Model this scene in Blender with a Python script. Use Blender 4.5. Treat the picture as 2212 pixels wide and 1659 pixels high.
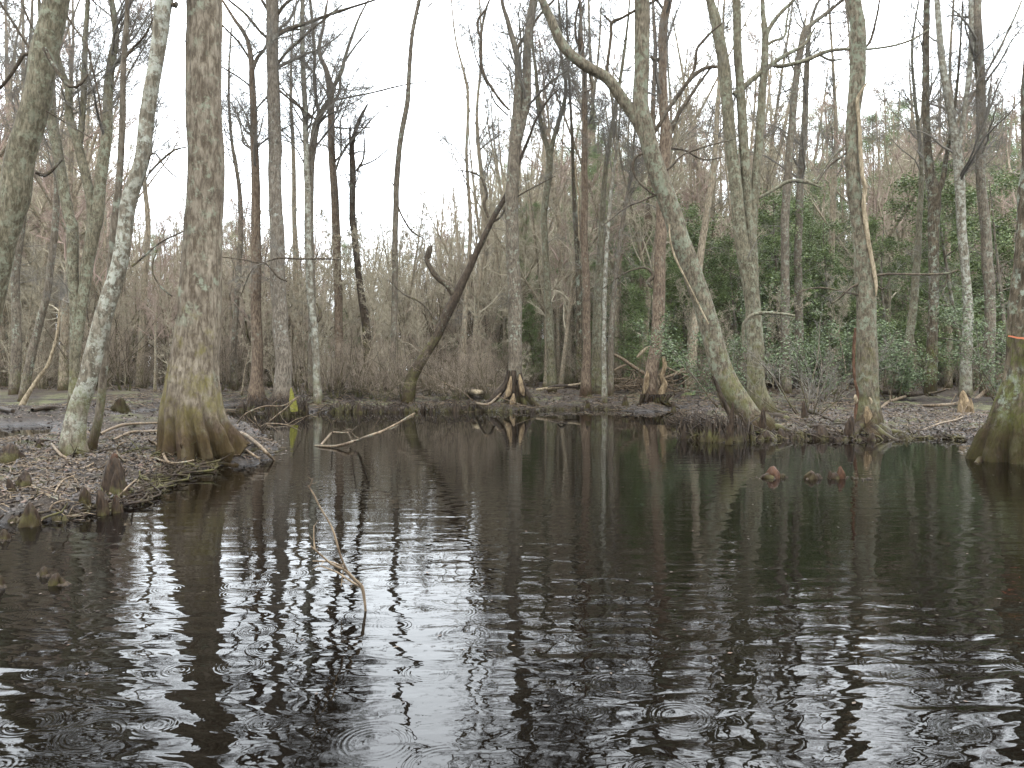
import bpy, math, random
import numpy as np
from mathutils import Vector, Matrix

# ------------------------------------------------------------------ camera, world, sun, exposure
for o in list(bpy.data.objects): bpy.data.objects.remove(o)
SC = bpy.context.scene
COL = SC.collection
random.seed(4); RNG = np.random.default_rng(11)
CAM_H = 1.4; F = 1600.0; CX, CY = 1106.0, 829.5; HOR = 795.0
PITCH = math.atan((CY - HOR) / F)
cam_d = bpy.data.cameras.new('camera'); cam = bpy.data.objects.new('camera', cam_d); COL.objects.link(cam)
cam_d.sensor_width = 36; cam_d.lens = 36 * F / 2212; cam_d.clip_start = 0.05; cam_d.clip_end = 1500
cam.location = (0, 0, CAM_H); cam.rotation_euler = (math.pi / 2 - PITCH, 0, 0)
SC.camera = cam
SC.render.resolution_x = 1024; SC.render.resolution_y = 768

SUN_EL, SUN_AZ = math.radians(48), math.radians(25)
w = bpy.data.worlds.new('World'); SC.world = w; w.use_nodes = True
nt = w.node_tree; nt.nodes.clear()
sky = nt.nodes.new('ShaderNodeTexSky'); sky.sky_type = 'NISHITA'; sky.sun_disc = False
sky.sun_elevation = SUN_EL; sky.sun_rotation = SUN_AZ; sky.dust_density = 4.0; sky.air_density = 1.0
hs = nt.nodes.new('ShaderNodeHueSaturation'); hs.inputs['Saturation'].default_value = 0.10
mx = nt.nodes.new('ShaderNodeMix'); mx.data_type = 'RGBA'; mx.inputs[0].default_value = 0.80
bgn = nt.nodes.new('ShaderNodeBackground'); bgn.inputs[1].default_value = 0.12
out = nt.nodes.new('ShaderNodeOutputWorld')
nt.links.new(sky.outputs[0], hs.inputs['Color']); nt.links.new(hs.outputs[0], mx.inputs[6])
mx.inputs[7].default_value = (17.1, 18.3, 19.4, 1)          # even cloud cover
tcw = nt.nodes.new('ShaderNodeTexCoord'); sw = nt.nodes.new('ShaderNodeSeparateXYZ'); nt.links.new(tcw.outputs['Generated'], sw.inputs[0])
mr = nt.nodes.new('ShaderNodeMapRange'); nt.links.new(sw.outputs[2], mr.inputs[0])           # overcast sky: three times brighter overhead than at the horizon
mr.inputs[1].default_value = 0; mr.inputs[2].default_value = 1; mr.inputs[3].default_value = 1.25; mr.inputs[4].default_value = 3.9
vm = nt.nodes.new('ShaderNodeVectorMath'); vm.operation = 'SCALE'; nt.links.new(mx.outputs[2], vm.inputs[0]); nt.links.new(mr.outputs[0], vm.inputs['Scale'])
nt.links.new(vm.outputs[0], bgn.inputs[0]); nt.links.new(bgn.outputs[0], out.inputs[0])
sl = bpy.data.lights.new('sun', 'SUN'); sl.energy = 0.6; sl.angle = math.radians(25); sl.color = (1, .97, .93)
so = bpy.data.objects.new('sun', sl); COL.objects.link(so)
so.rotation_euler = (math.pi / 2 - SUN_EL, 0, math.pi - SUN_AZ)
so.location = (0, 0, 60)
SC.view_settings.view_transform = 'Standard'; SC.view_settings.look = 'None'
SC.view_settings.gamma = 1; SC.view_settings.use_curve_mapping = False
SC.view_settings.exposure = 0.35

FW = np.array([0, math.cos(PITCH), -math.sin(PITCH)]); UP = np.array([0, math.sin(PITCH), math.cos(PITCH)])
RT = np.array([1., 0, 0]); CP = np.array([0, 0, CAM_H])
def P(x, y, d): return CP + d * (RT * (x - CX) / F + FW + UP * (CY - y) / F)
def G(x, y, z=0.0):
    r = RT * (x - CX) / F + FW + UP * (CY - y) / F
    return CP + r * ((z - CAM_H) / r[2])

# ------------------------------------------------------------------ numeric helpers
def _h(ix, iy, s):
    n = (ix.astype(np.int64) * 374761393 + iy.astype(np.int64) * 668265263 + s * 974634777) & 0xffffffff
    n = ((n ^ (n >> 13)) * 1274126177) & 0xffffffff
    return ((n ^ (n >> 16)) & 0xffff) / 65535.0
def vn(x, y, s=0):
    x = np.asarray(x, float); y = np.asarray(y, float)
    ix = np.floor(x); iy = np.floor(y); fx = x - ix; fy = y - iy
    fx = fx * fx * (3 - 2 * fx); fy = fy * fy * (3 - 2 * fy)
    a = _h(ix, iy, s); b = _h(ix + 1, iy, s); c = _h(ix, iy + 1, s); d = _h(ix + 1, iy + 1, s)
    return (a + (b - a) * fx) * (1 - fy) + (c + (d - c) * fx) * fy - 0.5
def fbm(x, y, s=0, o=4):
    r = 0; a = 1
    for k in range(o):
        r = r + a * vn(x * 2 ** k, y * 2 ** k, s + k * 17); a *= .5
    return r

def sd_poly(px, py, poly):            # > 0 inside, metres
    n = len(poly); d = np.full(px.shape, 1e9); ins = np.zeros(px.shape, bool)
    for i in range(n):
        ax, ay = poly[i]; bx, by = poly[(i + 1) % n]
        ex, ey = bx - ax, by - ay; wx, wy = px - ax, py - ay
        t = np.clip((wx * ex + wy * ey) / (ex * ex + ey * ey + 1e-9), 0, 1)
        d = np.minimum(d, (wx - ex * t) ** 2 + (wy - ey * t) ** 2)
        c = ((ay > py) != (by > py)) & (px < (bx - ax) * (py - ay) / (by - ay + 1e-12) + ax)
        ins ^= c
    d = np.sqrt(d); return np.where(ins, d, -d)

shore = [(-140, 1135), (0, 1127), (70, 1126), (130, 1120), (185, 1112), (262, 1094), (292, 1058), (350, 1034), (400, 1016),
         (480, 1008), (545, 1002), (592, 985), (588, 955), (545, 925), (505, 905), (470, 897), (420, 893), (300, 905), (250, 903), (262, 893), (350, 884), (450, 878),
         (510, 874), (535, 886), (560, 893), (700, 889), (780, 891), (860, 888), (960, 889), (1060, 888), (1160, 886),
         (1250, 884), (1330, 883), (1370, 890), (1440, 889), (1470, 882), (1490, 883), (1478, 905), (1474, 948), (1560, 956), (1620, 951),
         (1700, 947), (1770, 949), (1830, 951), (1900, 948), (1990, 946), (2080, 947), (2106, 966), (2112, 985), (2212, 1000), (2330, 1010)]
POND = [tuple(G(x, y)[:2]) for x, y in shore] + [(14, 7), (16, -2), (12, -14), (-12, -14), (-14, -2), (-9, 5.5)]
PUD1 = [tuple(G(x, y)[:2]) for x, y in [(-80, 925), (0, 920), (80, 917), (135, 921), (120, 938), (60, 952), (0, 958), (-90, 962)]]
PUD2 = [tuple(G(x, y)[:2]) for x, y in [(1480, 884), (1440, 884), (1450, 880), (1490, 880)]]
def ground_h(x, y):
    x = np.asarray(x, float); y = np.asarray(y, float)
    sd = sd_poly(x, y, POND) + 0.22 * fbm(x * 1.7, y * 1.7, 3, 3) + .13 * fbm(x * 6.5, y * 6.5, 31, 2)
    sd = np.maximum(sd, sd_poly(x, y, PUD1) * .6 + 0.12 * fbm(x * 2, y * 2, 5, 2) - .05)
    out_ = np.maximum(-sd, 0); ins = np.maximum(sd, 0)
    far = np.clip((y - 22) / 9, 0, 1)
    h = 0.015 + 0.10 * (1 - np.exp(-out_ / .25)) + 0.10 * (1 - np.exp(-out_ / 3.0)) + 0.25 * far * np.clip(out_ / 3, 0, 1)
    h = h + (0.10 * fbm(x * .9, y * .9, 9, 4) + 0.09 * fbm(x * 5, y * 5, 21, 3)) * np.clip(out_ * 3, 0.15, 1)
    left = np.clip((-x - 2) / 2, 0, 1) * np.clip((14 - y) / 6, 0, 1)
    h = h + 0.04 * left
    # muddy hummocks
    for hx, hy, r, a in HUM: h = h + a * np.exp(-((x - hx) ** 2 + (y - hy) ** 2) / (r * r)) * (out_ > 0)
    h = np.where(sd > 0, -0.02 - 0.35 * np.minimum(ins, 1.5), h)
    return h
HUM = []
for px, py, r, a in [(1530, 915, .7, .22), (1600, 925, .7, .12), (590, 880, 1.3, .12), (1110, 868, 1.2, .18), (1410, 872, .8, .12), (800, 868, 2, .1),
                     (240, 1030, .4, .12), (450, 985, .8, .05), (1875, 930, .6, .1), (2190, 960, .9, .12), (950, 862, 1.5, .1), (1390, 815, 1.6, .75)]:
    q = G(px, py); HUM.append((q[0], q[1], r, a))
def gz(x, y): return float(ground_h(np.array([x]), np.array([y]))[0])

# ------------------------------------------------------------------ object helpers
def link(o, parent=None):
    COL.objects.link(o)
    if parent is not None: o.parent = parent
    return o
def mesh_obj(name, V, faces, mat, parent=None, smooth=True, loc=None):
    """faces: (n,k) int array, or list of such arrays"""
    if not isinstance(faces, list): faces = [faces]
    faces = [np.asarray(f, np.int32) for f in faces if len(f)]
    me = bpy.data.meshes.new(name); V = np.asarray(V, np.float32)
    me.vertices.add(len(V)); me.vertices.foreach_set('co', V.ravel())
    nl = sum(f.size for f in faces); nf = sum(len(f) for f in faces)
    me.loops.add(nl); me.polygons.add(nf)
    me.loops.foreach_set('vertex_index', np.concatenate([f.ravel() for f in faces]))
    tot = np.concatenate([np.full(len(f), f.shape[1], np.int32) for f in faces])
    st = np.concatenate([[0], np.cumsum(tot)[:-1]]).astype(np.int32)
    me.polygons.foreach_set('loop_start', st); me.polygons.foreach_set('loop_total', tot)
    me.polygons.foreach_set('use_smooth', np.full(nf, smooth))
    me.update(calc_edges=True)
    if mat: me.materials.append(mat)
    o = bpy.data.objects.new(name, me)
    if loc is not None: o.location = loc
    return link(o, parent)
def thing(name, label, cat, loc, group=None):
    o = bpy.data.objects.new(name, None); o.location = loc; o.empty_display_size = .3; link(o)
    o['label'] = label; o['category'] = cat
    if group: o['group'] = group
    return o
def tag(o, label, cat, group=None):
    o['label'] = label; o['category'] = cat
    if group: o['group'] = group
    return o

def frames(Pn):
    """Pn (N,K,3) -> u,v (N,K,3)"""
    T = np.empty_like(Pn); T[:, 1:-1] = Pn[:, 2:] - Pn[:, :-2]; T[:, 0] = Pn[:, 1] - Pn[:, 0]; T[:, -1] = Pn[:, -1] - Pn[:, -2]
    T /= np.linalg.norm(T, axis=2, keepdims=True) + 1e-9
    D = Pn[:, -1] - Pn[:, 0]; D = D / (np.linalg.norm(D, axis=1, keepdims=True) + 1e-9)
    ref = np.zeros_like(D); idx = np.argmin(np.abs(D) + np.array([0, .02, .01]), axis=1); ref[np.arange(len(D)), idx] = 1
    ref = ref[:, None, :]
    u = ref - T * (T * ref).sum(2, keepdims=True); u /= np.linalg.norm(u, axis=2, keepdims=True) + 1e-9
    return u, np.cross(T, u)
def tube_batch(Pn, Rn, S):
    N, K, _ = Pn.shape; u, v = frames(Pn)
    a = np.arange(S) * 2 * math.pi / S
    V = Pn[:, :, None, :] + Rn[:, :, None, None] * (u[:, :, None, :] * np.cos(a)[None, None, :, None] + v[:, :, None, :] * np.sin(a)[None, None, :, None])
    base = (np.arange(N) * K * S)[:, None, None]; k = (np.arange(K - 1) * S)[None, :, None]; s = np.arange(S)[None, None, :]; s2 = (s + 1) % S
    Fq = np.stack([base + k + s, base + k + s2, base + k + S + s2, base + k + S + s], -1).reshape(-1, 4)
    return V.reshape(-1, 3), Fq
class MB:
    def __init__(self): self.V = []; self.F = {}; self.n = 0
    def add(self, V, Fa):
        if len(V) == 0: return
        self.V.append(V); self.F.setdefault(Fa.shape[1], []).append(Fa + self.n); self.n += len(V)
    def tubes(self, Pn, Rn, S): self.add(*tube_batch(Pn, Rn, S))
    def build(self, name, mat, parent=None, off=None, smooth=True, loc=None):
        V = np.concatenate(self.V)
        if off is not None: V = V - np.asarray(off)
        return mesh_obj(name, V, [np.concatenate(f) for f in self.F.values()], mat, parent, smooth, loc)

def smooth_line(pts, rad, step):
    pts = np.asarray(pts, float); rad = np.asarray(rad, float)
    n = len(pts)
    if n == 2:
        L = np.linalg.norm(pts[1] - pts[0]); m = max(2, int(L / step) + 1); t = np.linspace(0, 1, m)[:, None]
        return pts[0] * (1 - t) + pts[1] * t, rad[0] + (rad[1] - rad[0]) * t[:, 0]
    ext = np.vstack([2 * pts[0] - pts[1], pts, 2 * pts[-1] - pts[-2]])
    Po, Ro = [], []
    for i in range(n - 1):
        p0, p1, p2, p3 = ext[i:i + 4]; L = np.linalg.norm(p2 - p1); m = max(1, int(round(L / step)))
        t = (np.arange(m) / m)[:, None]
        Po.append(.5 * ((2 * p1) + (-p0 + p2) * t + (2 * p0 - 5 * p1 + 4 * p2 - p3) * t * t + (-p0 + 3 * p1 - 3 * p2 + p3) * t ** 3))
        Ro.append(rad[i] + (rad[i + 1] - rad[i]) * t[:, 0])
    Po.append(pts[-1:]); Ro.append(rad[-1:])
    return np.concatenate(Po), np.concatenate(Ro)

def bark_tube(mb, pts, rad, S=16, step=.12, lob=None, rough=.05, seed=0, knots=True):
    """lob = (n, amp, height, zbase): fluted buttress near the ground"""
    Pl, Rl = smooth_line(pts, rad, step)
    # slight irregular wobble
    z = np.arange(len(Pl)) * step
    w_ = np.clip(Rl * .12, 0, .05)[:, None]
    wob = np.stack([fbm(z * .9 + seed * 7.3, z * 0 + .5, seed + 1, 3), fbm(z * .9 + seed * 3.1, z * 0 + 5.5, seed + 2, 3), 0 * z], 1) * w_ * 2
    fade = np.clip(z / .6, 0, 1)[:, None]
    Pl = Pl + wob * fade
    u, v = frames(Pl[None]); u, v = u[0], v[0]
    a = np.arange(S) * 2 * math.pi / S
    A, Z = np.meshgrid(a, z)
    # closed noise round the trunk via two offset lookups
    ca, sa = np.cos(A), np.sin(A)
    nz = fbm(ca * 2.1 + Z * .9 + seed, sa * 2.1 + Z * .35 + seed * 2.7, seed, 4) + .5 * fbm(ca * 6 + seed, sa * 6 + Z * 1.5, seed + 9, 3)
    if S >= 24: nz = nz + .7 * fbm(ca * 11 + seed + Z * .3, sa * 11 + Z * 1.3, seed + 5, 2)
    R = Rl[:, None] * (1 + rough * nz)
    if lob:
        n, amp, hgt, zb = lob
        h = np.maximum(Pl[:, 2] - zb, 0)[:, None]
        ph = seed * 1.3 + .5 * fbm(ca * 1.5 + seed, sa * 1.5, seed + 4, 2) * 2
        L1 = np.abs(np.cos(n * A / 2 + ph)) ** .7
        L2 = np.abs(np.cos((n * 2 + 1) * A / 2 + ph * 2)) ** .8
        R = R * (1 + np.exp(-h / hgt) * amp * ((L1 - .75) + .35 * (L2 - .7) + .8 * fbm(ca * 1.1 + seed, sa * 1.1, seed + 6, 2)))
    V = Pl[:, None, :] + R[:, :, None] * (u[:, None, :] * ca[:, :, None] + v[:, None, :] * sa[:, :, None])
    K = len(Pl); k = (np.arange(K - 1) * S)[:, None]; s = np.arange(S)[None, :]; s2 = (s + 1) % S
    Fq = np.stack([k + s, k + s2, k + S + s2, k + S + s], -1).reshape(-1, 4)
    mb.add(V.reshape(-1, 3), Fq)
    # cap the end
    c = Pl[-1:] ; base = (K - 1) * S
    Vc = np.vstack([V[-1], c + (Pl[-1] - Pl[-2]) * .1]); Fc = np.array([[i, (i + 1) % S, S] for i in range(S)])
    mb.add(Vc, Fc)
    return Pl, Rl

def spawn(Pn, Rn, m, t0, t1, ang, lr, rr, K, wander=.18, up=.0, rng=RNG, lmin=.05, rtip=.35, minr=.0025, fall=.5, labs=None):
    """children for every parent polyline"""
    N, Kp, _ = Pn.shape
    t = rng.uniform(t0, t1, (N, m)); f = t * (Kp - 1); i = np.minimum(f.astype(int), Kp - 2); fr = (f - i)[..., None]
    rows = np.arange(N)[:, None]
    p = Pn[rows, i] * (1 - fr) + Pn[rows, i + 1] * fr
    r = Rn[rows, i] * (1 - fr[..., 0]) + Rn[rows, i + 1] * fr[..., 0]
    T = Pn[rows, i + 1] - Pn[rows, i]; T /= np.linalg.norm(T, axis=2, keepdims=True) + 1e-9
    L = np.linalg.norm(np.diff(Pn, axis=1), axis=2).sum(1)[:, None]
    rnd = rng.normal(size=T.shape); side = rnd - T * (rnd * T).sum(2, keepdims=True); side /= np.linalg.norm(side, axis=2, keepdims=True) + 1e-9
    an = rng.normal(ang, .18, (N, m))[..., None]
    d = T * np.cos(an) + side * np.sin(an); d[..., 2] += up * rng.uniform(.3, 1.4, (N, m)); d /= np.linalg.norm(d, axis=2, keepdims=True) + 1e-9
    ln = (L if labs is None else labs) * lr * rng.uniform(.55, 1.25, (N, m)) * (1 - fall * t); ln = np.maximum(ln, lmin)
    M = N * m; p = p.reshape(M, 3); d = d.reshape(M, 3); ln = ln.reshape(M); r = np.maximum(r.reshape(M) * rr, minr)
    out_ = np.empty((M, K, 3)); out_[:, 0] = p; cur = d.copy(); q = p.copy()
    for k in range(1, K):
        cur = cur + rng.normal(0, wander, (M, 3)); cur[:, 2] += up * .25; cur /= np.linalg.norm(cur, axis=1, keepdims=True)
        q = q + cur * (ln / (K - 1))[:, None]; out_[:, k] = q
    Rr = r[:, None] * np.linspace(1, rtip, K)[None, :]
    return out_, Rr
def resample(Pl, Rl, K):
    f = np.linspace(0, len(Pl) - 1, K); i = np.minimum(f.astype(int), len(Pl) - 2); fr = (f - i)
    return Pl[i] * (1 - fr[:, None]) + Pl[i + 1] * fr[:, None], Rl[i] * (1 - fr) + Rl[i + 1] * fr

# ------------------------------------------------------------------ materials
def newmat(name):
    m = bpy.data.materials.new(name); m.use_nodes = True; n = m.node_tree
    return m, n, n.nodes['Principled BSDF']
def nd(n, t, **kw):
    x = n.nodes.new(t)
    for k, v in kw.items(): setattr(x, k, v)
    return x
def mixc(n, fac, a, b, blend='MIX'):
    x = nd(n, 'ShaderNodeMix', data_type='RGBA', blend_type=blend)
    for inp, val in ((0, fac), (6, a), (7, b)):
        if hasattr(val, 'node'): n.links.new(val, x.inputs[inp])
        elif inp == 0: x.inputs[0].default_value = val
        else: x.inputs[inp].default_value = (*val, 1)
    return x.outputs[2]
def noise(n, vec, scale, detail=4, rough=.6, dist=0):
    x = nd(n, 'ShaderNodeTexNoise'); n.links.new(vec, x.inputs['Vector'])
    x.inputs['Scale'].default_value = scale; x.inputs['Detail'].default_value = detail; x.inputs['Roughness'].default_value = rough
    x.inputs['Distortion'].default_value = dist
    return x.outputs['Fac']
def rng_(n, val, a, b, c=0., d=1.):
    x = nd(n, 'ShaderNodeMapRange'); n.links.new(val, x.inputs[0])
    for i, k in enumerate((a, b, c, d)): x.inputs[i + 1].default_value = k
    x.clamp = True
    return x.outputs[0]
def mth(n, op, a, b=None):
    x = nd(n, 'ShaderNodeMath', operation=op)
    for i, k in enumerate((a, b)):
        if k is None: continue
        if hasattr(k, 'node'): n.links.new(k, x.inputs[i])
        else: x.inputs[i].default_value = k
    return x.outputs[0]
def mapping(n, vec, sc):
    x = nd(n, 'ShaderNodeMapping'); n.links.new(vec, x.inputs[0]); x.inputs['Scale'].default_value = sc; return x.outputs[0]

def bark(name, c1, c2, lichen=.0, lcol=(.36, .38, .33), moss=0., moss_h=2., stain=.35, mcol=(.085, .08, .028), scale=1., bump=.012, fiss=True, stain_col=(.035, .024, .017), rough=.85):
    c1 = tuple(q * k for q, k in zip(c1, (.47, .42, .345))); c2 = tuple(q * k for q, k in zip(c2, (.62, .555, .465))); lcol = tuple(q * k for q, k in zip(lcol, (.60, .585, .55))); mcol = tuple(q * .8 for q in mcol)
    m, n, b = newmat(name)
    tc = nd(n, 'ShaderNodeTexCoord').outputs['Object']
    v1 = mapping(n, tc, (1, 1, .28))
    n1 = noise(n, v1, 22 * scale, 6, .65, .4)
    n2 = noise(n, tc, 2.3, 4, .6)
    n3 = noise(n, v1, 60 * scale, 4, .7)
    n4 = noise(n, mapping(n, tc, (1, 1, .35)), 27 * scale, 5, .7, .6)
    col = mixc(n, rng_(n, n1, .40, .60), c1, c2)
    col = mixc(n, rng_(n, n4, .48, .62, 0., .65), col, mixc(n, n3, (c1[0] * .38, c1[1] * .36, c1[2] * .34), (c1[0] * .8, c1[1] * .76, c1[2] * .7)))
    col = mixc(n, rng_(n, n4, .38, .46, .28, 0.), col, (c2[0] * 1.3, c2[1] * 1.3, c2[2] * 1.32))
    col = mixc(n, rng_(n, n2, .35, .7), col, mixc(n, .5, col, (c1[0] * .55, c1[1] * .5, c1[2] * .5)))
    if lichen > 0:
        l1 = noise(n, tc, 7 * scale, 6, .75); l0 = noise(n, tc, .9, 2, .5)
        lf = mth(n, 'MULTIPLY', rng_(n, l1, .60 - .14 * lichen, .66 - .12 * lichen), rng_(n, l0, .55 - .3 * lichen, .65 - .2 * lichen))
        col = mixc(n, mth(n, 'MULTIPLY', lf, .8), col, mixc(n, rng_(n, n3, .3, .7), lcol, (lcol[0] * .6, lcol[1] * .65, lcol[2] * .55)))
    sep = nd(n, 'ShaderNodeSeparateXYZ'); n.links.new(tc, sep.inputs[0]); z = sep.outputs[2]
    if moss > 0:
        mn = noise(n, tc, 3.2, 6, .7)
        zz = rng_(n, z, 0., moss_h, .32, 0.)
        mf = rng_(n, mth(n, 'ADD', mn, zz), .76 - .1 * moss, .90 - .1 * moss)
        col = mixc(n, mth(n, 'MULTIPLY', mth(n, 'MULTIPLY', mf, rng_(n, n3, .30, .55, .35, 1.)), .8), col, mixc(n, n3, (mcol[0] * .55, mcol[1] * .55, mcol[2] * .6), (mcol[0] * 1.5, mcol[1] * 1.5, mcol[2] * 1.3)))
    if stain > 0:
        sn = mth(n, 'ADD', z, mth(n, 'MULTIPLY', noise(n, tc, 4, 3, .5), .25))
        col = mixc(n, rng_(n, sn, stain * .6, stain + .25, .95, 0.), col, mixc(n, 1., mixc(n, .45, col, stain_col), (.46, .36, .29), 'MULTIPLY'))
    n.links.new(col, b.inputs['Base Color']); b.inputs['Roughness'].default_value = rough
    b.inputs['Specular IOR Level'].default_value = .1
    hgt = n1
    if fiss:
        vo = nd(n, 'ShaderNodeTexVoronoi', feature='F1'); n.links.new(mapping(n, tc, (1, 1, .2)), vo.inputs['Vector']); vo.inputs['Scale'].default_value = 26 * scale
        hgt = mth(n, 'ADD', mth(n, 'MULTIPLY', vo.outputs['Distance'], -.7), mth(n, 'MULTIPLY', n1, 1.4))
    bp = nd(n, 'ShaderNodeBump'); bp.inputs['Strength'].default_value = 1; bp.inputs['Distance'].default_value = bump
    n.links.new(hgt, bp.inputs['Height']); n.links.new(bp.outputs[0], b.inputs['Normal'])
    return m

M = {}
M['cypress'] = bark('cypress_bark', (.135, .116, .095), (.27, .25, .22), lichen=.45, lcol=(.31, .32, .26), moss=.75, moss_h=3.2, stain=.75, mcol=(.105, .088, .03), scale=.7, bump=.02, stain_col=(.03, .022, .016))
M['birch'] = bark('pale_lichen_bark', (.15, .142, .12), (.28, .268, .24), lichen=.85, lcol=(.48, .475, .44), moss=.35, moss_h=3, stain=.15, scale=.9, bump=.008, fiss=False)
M['grey'] = bark('grey_bark', (.13, .117, .10), (.235, .215, .19), lichen=.5, moss=.35, moss_h=2.5, stain=.3)
M['greenish'] = bark('mossy_grey_bark', (.12, .115, .085), (.23, .22, .18), lichen=.7, lcol=(.29, .295, .235), moss=.55, moss_h=3.5, stain=.35)
M['red'] = bark('reddish_cypress_bark', (.13, .10, .08), (.255, .215, .18), lichen=.25, moss=.45, moss_h=1.2, stain=.5)
M['silver'] = bark('silvery_cypress_bark', (.15, .135, .12), (.28, .265, .245), lichen=.4, lcol=(.42, .42, .4), moss=0, stain=.5)
M['dark'] = bark('dark_wet_bark', (.05, .04, .033), (.12, .10, .082), lichen=.2, moss=.5, moss_h=6, stain=.3)
M['limb'] = bark('limb_bark', (.065, .054, .043), (.15, .13, .108), lichen=.3, moss=.3, moss_h=8, stain=0, fiss=False)
M['lean'] = bark('leaning_trunk_bark', (.12, .108, .085), (.25, .232, .195), lichen=.75, lcol=(.27, .285, .225), moss=.4, moss_h=4., stain=.5, bump=.022)
M['mossy'] = bark('thick_moss_bark', (.07, .06, .045), (.16, .14, .11), lichen=.6, lcol=(.34, .37, .32), moss=.95, moss_h=3.4, stain=.85, mcol=(.07, .078, .016), bump=.03, stain_col=(.022, .018, .014), scale=.7)
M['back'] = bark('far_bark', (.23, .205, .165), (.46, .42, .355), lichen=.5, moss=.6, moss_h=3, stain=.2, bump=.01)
M['deadwood'] = bark('bare_dead_wood', (.26, .225, .17), (.50, .45, .36), stain=0, bump=.006, fiss=False)
M['stick'] = bark('fallen_stick_bark', (.13, .10, .075), (.30, .25, .195), lichen=.3, stain=0, bump=.004, fiss=False, rough=.6)
M['wetlog'] = bark('wet_log_bark', (.03, .023, .018), (.10, .08, .062), stain=0, bump=.012, rough=.55)
M['knee'] = bark('cypress_knee_bark', (.028, .02, .015), (.075, .055, .04), moss=.2, moss_h=.6, stain=.10, bump=.008, scale=1.3, rough=.6)
M['knee_tip'] = bark('reddish_knee_tip', (.05, .027, .017), (.12, .064, .04), stain=0, bump=.004, rough=.5)
M['wound'] = bark('red_brown_bark_wound', (.075, .045, .033), (.17, .105, .075), stain=0, bump=.01)
M['chewed'] = bark('gnawed_pale_wood', (.17, .13, .088), (.38, .315, .225), stain=0, bump=.01, scale=.7)
M['root'] = bark('root_bark', (.022, .016, .012), (.078, .06, .045), moss=.1, moss_h=.6, stain=.05, bump=.006, rough=.6)

def flat_mat(name, c1, c2, rough=.6, island=True, scale=3., spec=.3, trans=0.):
    m, n, b = newmat(name)
    tc = nd(n, 'ShaderNodeTexCoord').outputs['Object']
    if island:
        g = nd(n, 'ShaderNodeNewGeometry'); f = g.outputs['Random Per Island']
    else: f = rng_(n, noise(n, tc, scale, 4, .6), .35, .65)
    n.links.new(mixc(n, f, c1, c2), b.inputs['Base Color']); b.inputs['Roughness'].default_value = rough
    b.inputs['Specular IOR Level'].default_value = spec
    return m
M['twig'] = flat_mat('grey_brown_twigs', (.05, .043, .034), (.135, .118, .095), .8)
M['twig_mid'] = flat_mat('brown_shrub_twigs', (.10, .078, .056), (.24, .19, .142), .85, spec=.1)
M['twig_dark'] = flat_mat('dark_twigs', (.05, .042, .034), (.12, .105, .088), .8)
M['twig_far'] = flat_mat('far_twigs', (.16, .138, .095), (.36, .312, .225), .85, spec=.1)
M['twig_red'] = flat_mat('budding_red_maple_twigs', (.145, .11, .085), (.32, .235, .19), .85, spec=.1)
M['holly'] = flat_mat('holly_leaves', (.034, .055, .014), (.125, .155, .048), .6, spec=.3)
M['laurel'] = flat_mat('pale_evergreen_leaves', (.034, .052, .02), (.10, .125, .055), .55, spec=.25)
M['pine'] = flat_mat('pine_needles', (.05, .08, .024), (.155, .195, .07), .6)
M['moss'] = flat_mat('moss_tufts', (.02, .024, .007), (.06, .065, .015), .95, island=False, scale=14)
M['moss_y'] = flat_mat('yellow_green_moss', (.05, .048, .008), (.13, .118, .016), .9, island=False, scale=20)
M['orange'] = flat_mat('orange_tape', (.22, .06, .025), (.30, .095, .04), .5, island=False)
# litter leaves
m, n, b = newmat('wet_fallen_leaves'); g = nd(n, 'ShaderNodeNewGeometry')
cr = nd(n, 'ShaderNodeValToRGB'); n.links.new(g.outputs['Random Per Island'], cr.inputs[0])
el = cr.color_ramp.elements; el[0].position = 0; el[0].color = (.028, .019, .015, 1); el[1].position = 1; el[1].color = (.22, .17, .12, 1)
for p, c in ((.35, (.06, .04, .03, 1)), (.6, (.10, .07, .05, 1)), (.8, (.15, .115, .08, 1)), (.92, (.17, .09, .06, 1))):
    e = el.new(p); e.color = c
for e in el: e.color = tuple(q * k_ for q, k_ in zip(e.color[:3], (.34, .30, .25))) + (1,)
n.links.new(cr.outputs[0], b.inputs['Base Color']); b.inputs['Roughness'].default_value = .5; b.inputs['Specular IOR Level'].default_value = .3
M['leaf'] = m
# ground
m, n, b = newmat('swamp_mud'); tc = nd(n, 'ShaderNodeTexCoord').outputs['Object']
a1 = noise(n, tc, 9, 8, .7); a2 = noise(n, tc, .8, 4, .6); a3 = noise(n, tc, 40, 4, .7)
col = mixc(n, rng_(n, a1, .35, .65), (.008, .0055, .004), (.036, .025, .016))
a5 = noise(n, tc, 2.6, 6, .75); col = mixc(n, rng_(n, a5, .5, .64, 0., .6), col, (.018, .013, .010))
col = mixc(n, rng_(n, a3, .55, .7), col, (.075, .056, .041))
sep = nd(n, 'ShaderNodeSeparateXYZ'); n.links.new(tc, sep.inputs[0])
gm = mth(n, 'MULTIPLY', rng_(n, a2, .48, .6), rng_(n, sep.outputs[2], .12, .22))
col = mixc(n, mth(n, 'MULTIPLY', gm, .55), col, mixc(n, a3, (.05, .055, .02), (.15, .15, .07)))
dry = rng_(n, sep.outputs[2], .35, .55); col = mixc(n, dry, col, mixc(n, a1, (.028, .020, .014), (.09, .064, .044)))
col = mixc(n, rng_(n, sep.outputs[2], .02, .09, .75, 0.), col, (.014, .010, .008))
n.links.new(col, b.inputs['Base Color'])
n.links.new(rng_(n, sep.outputs[2], .01, .12, .25, .95), b.inputs['Roughness']); b.inputs['Specular IOR Level'].default_value = .25
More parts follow.
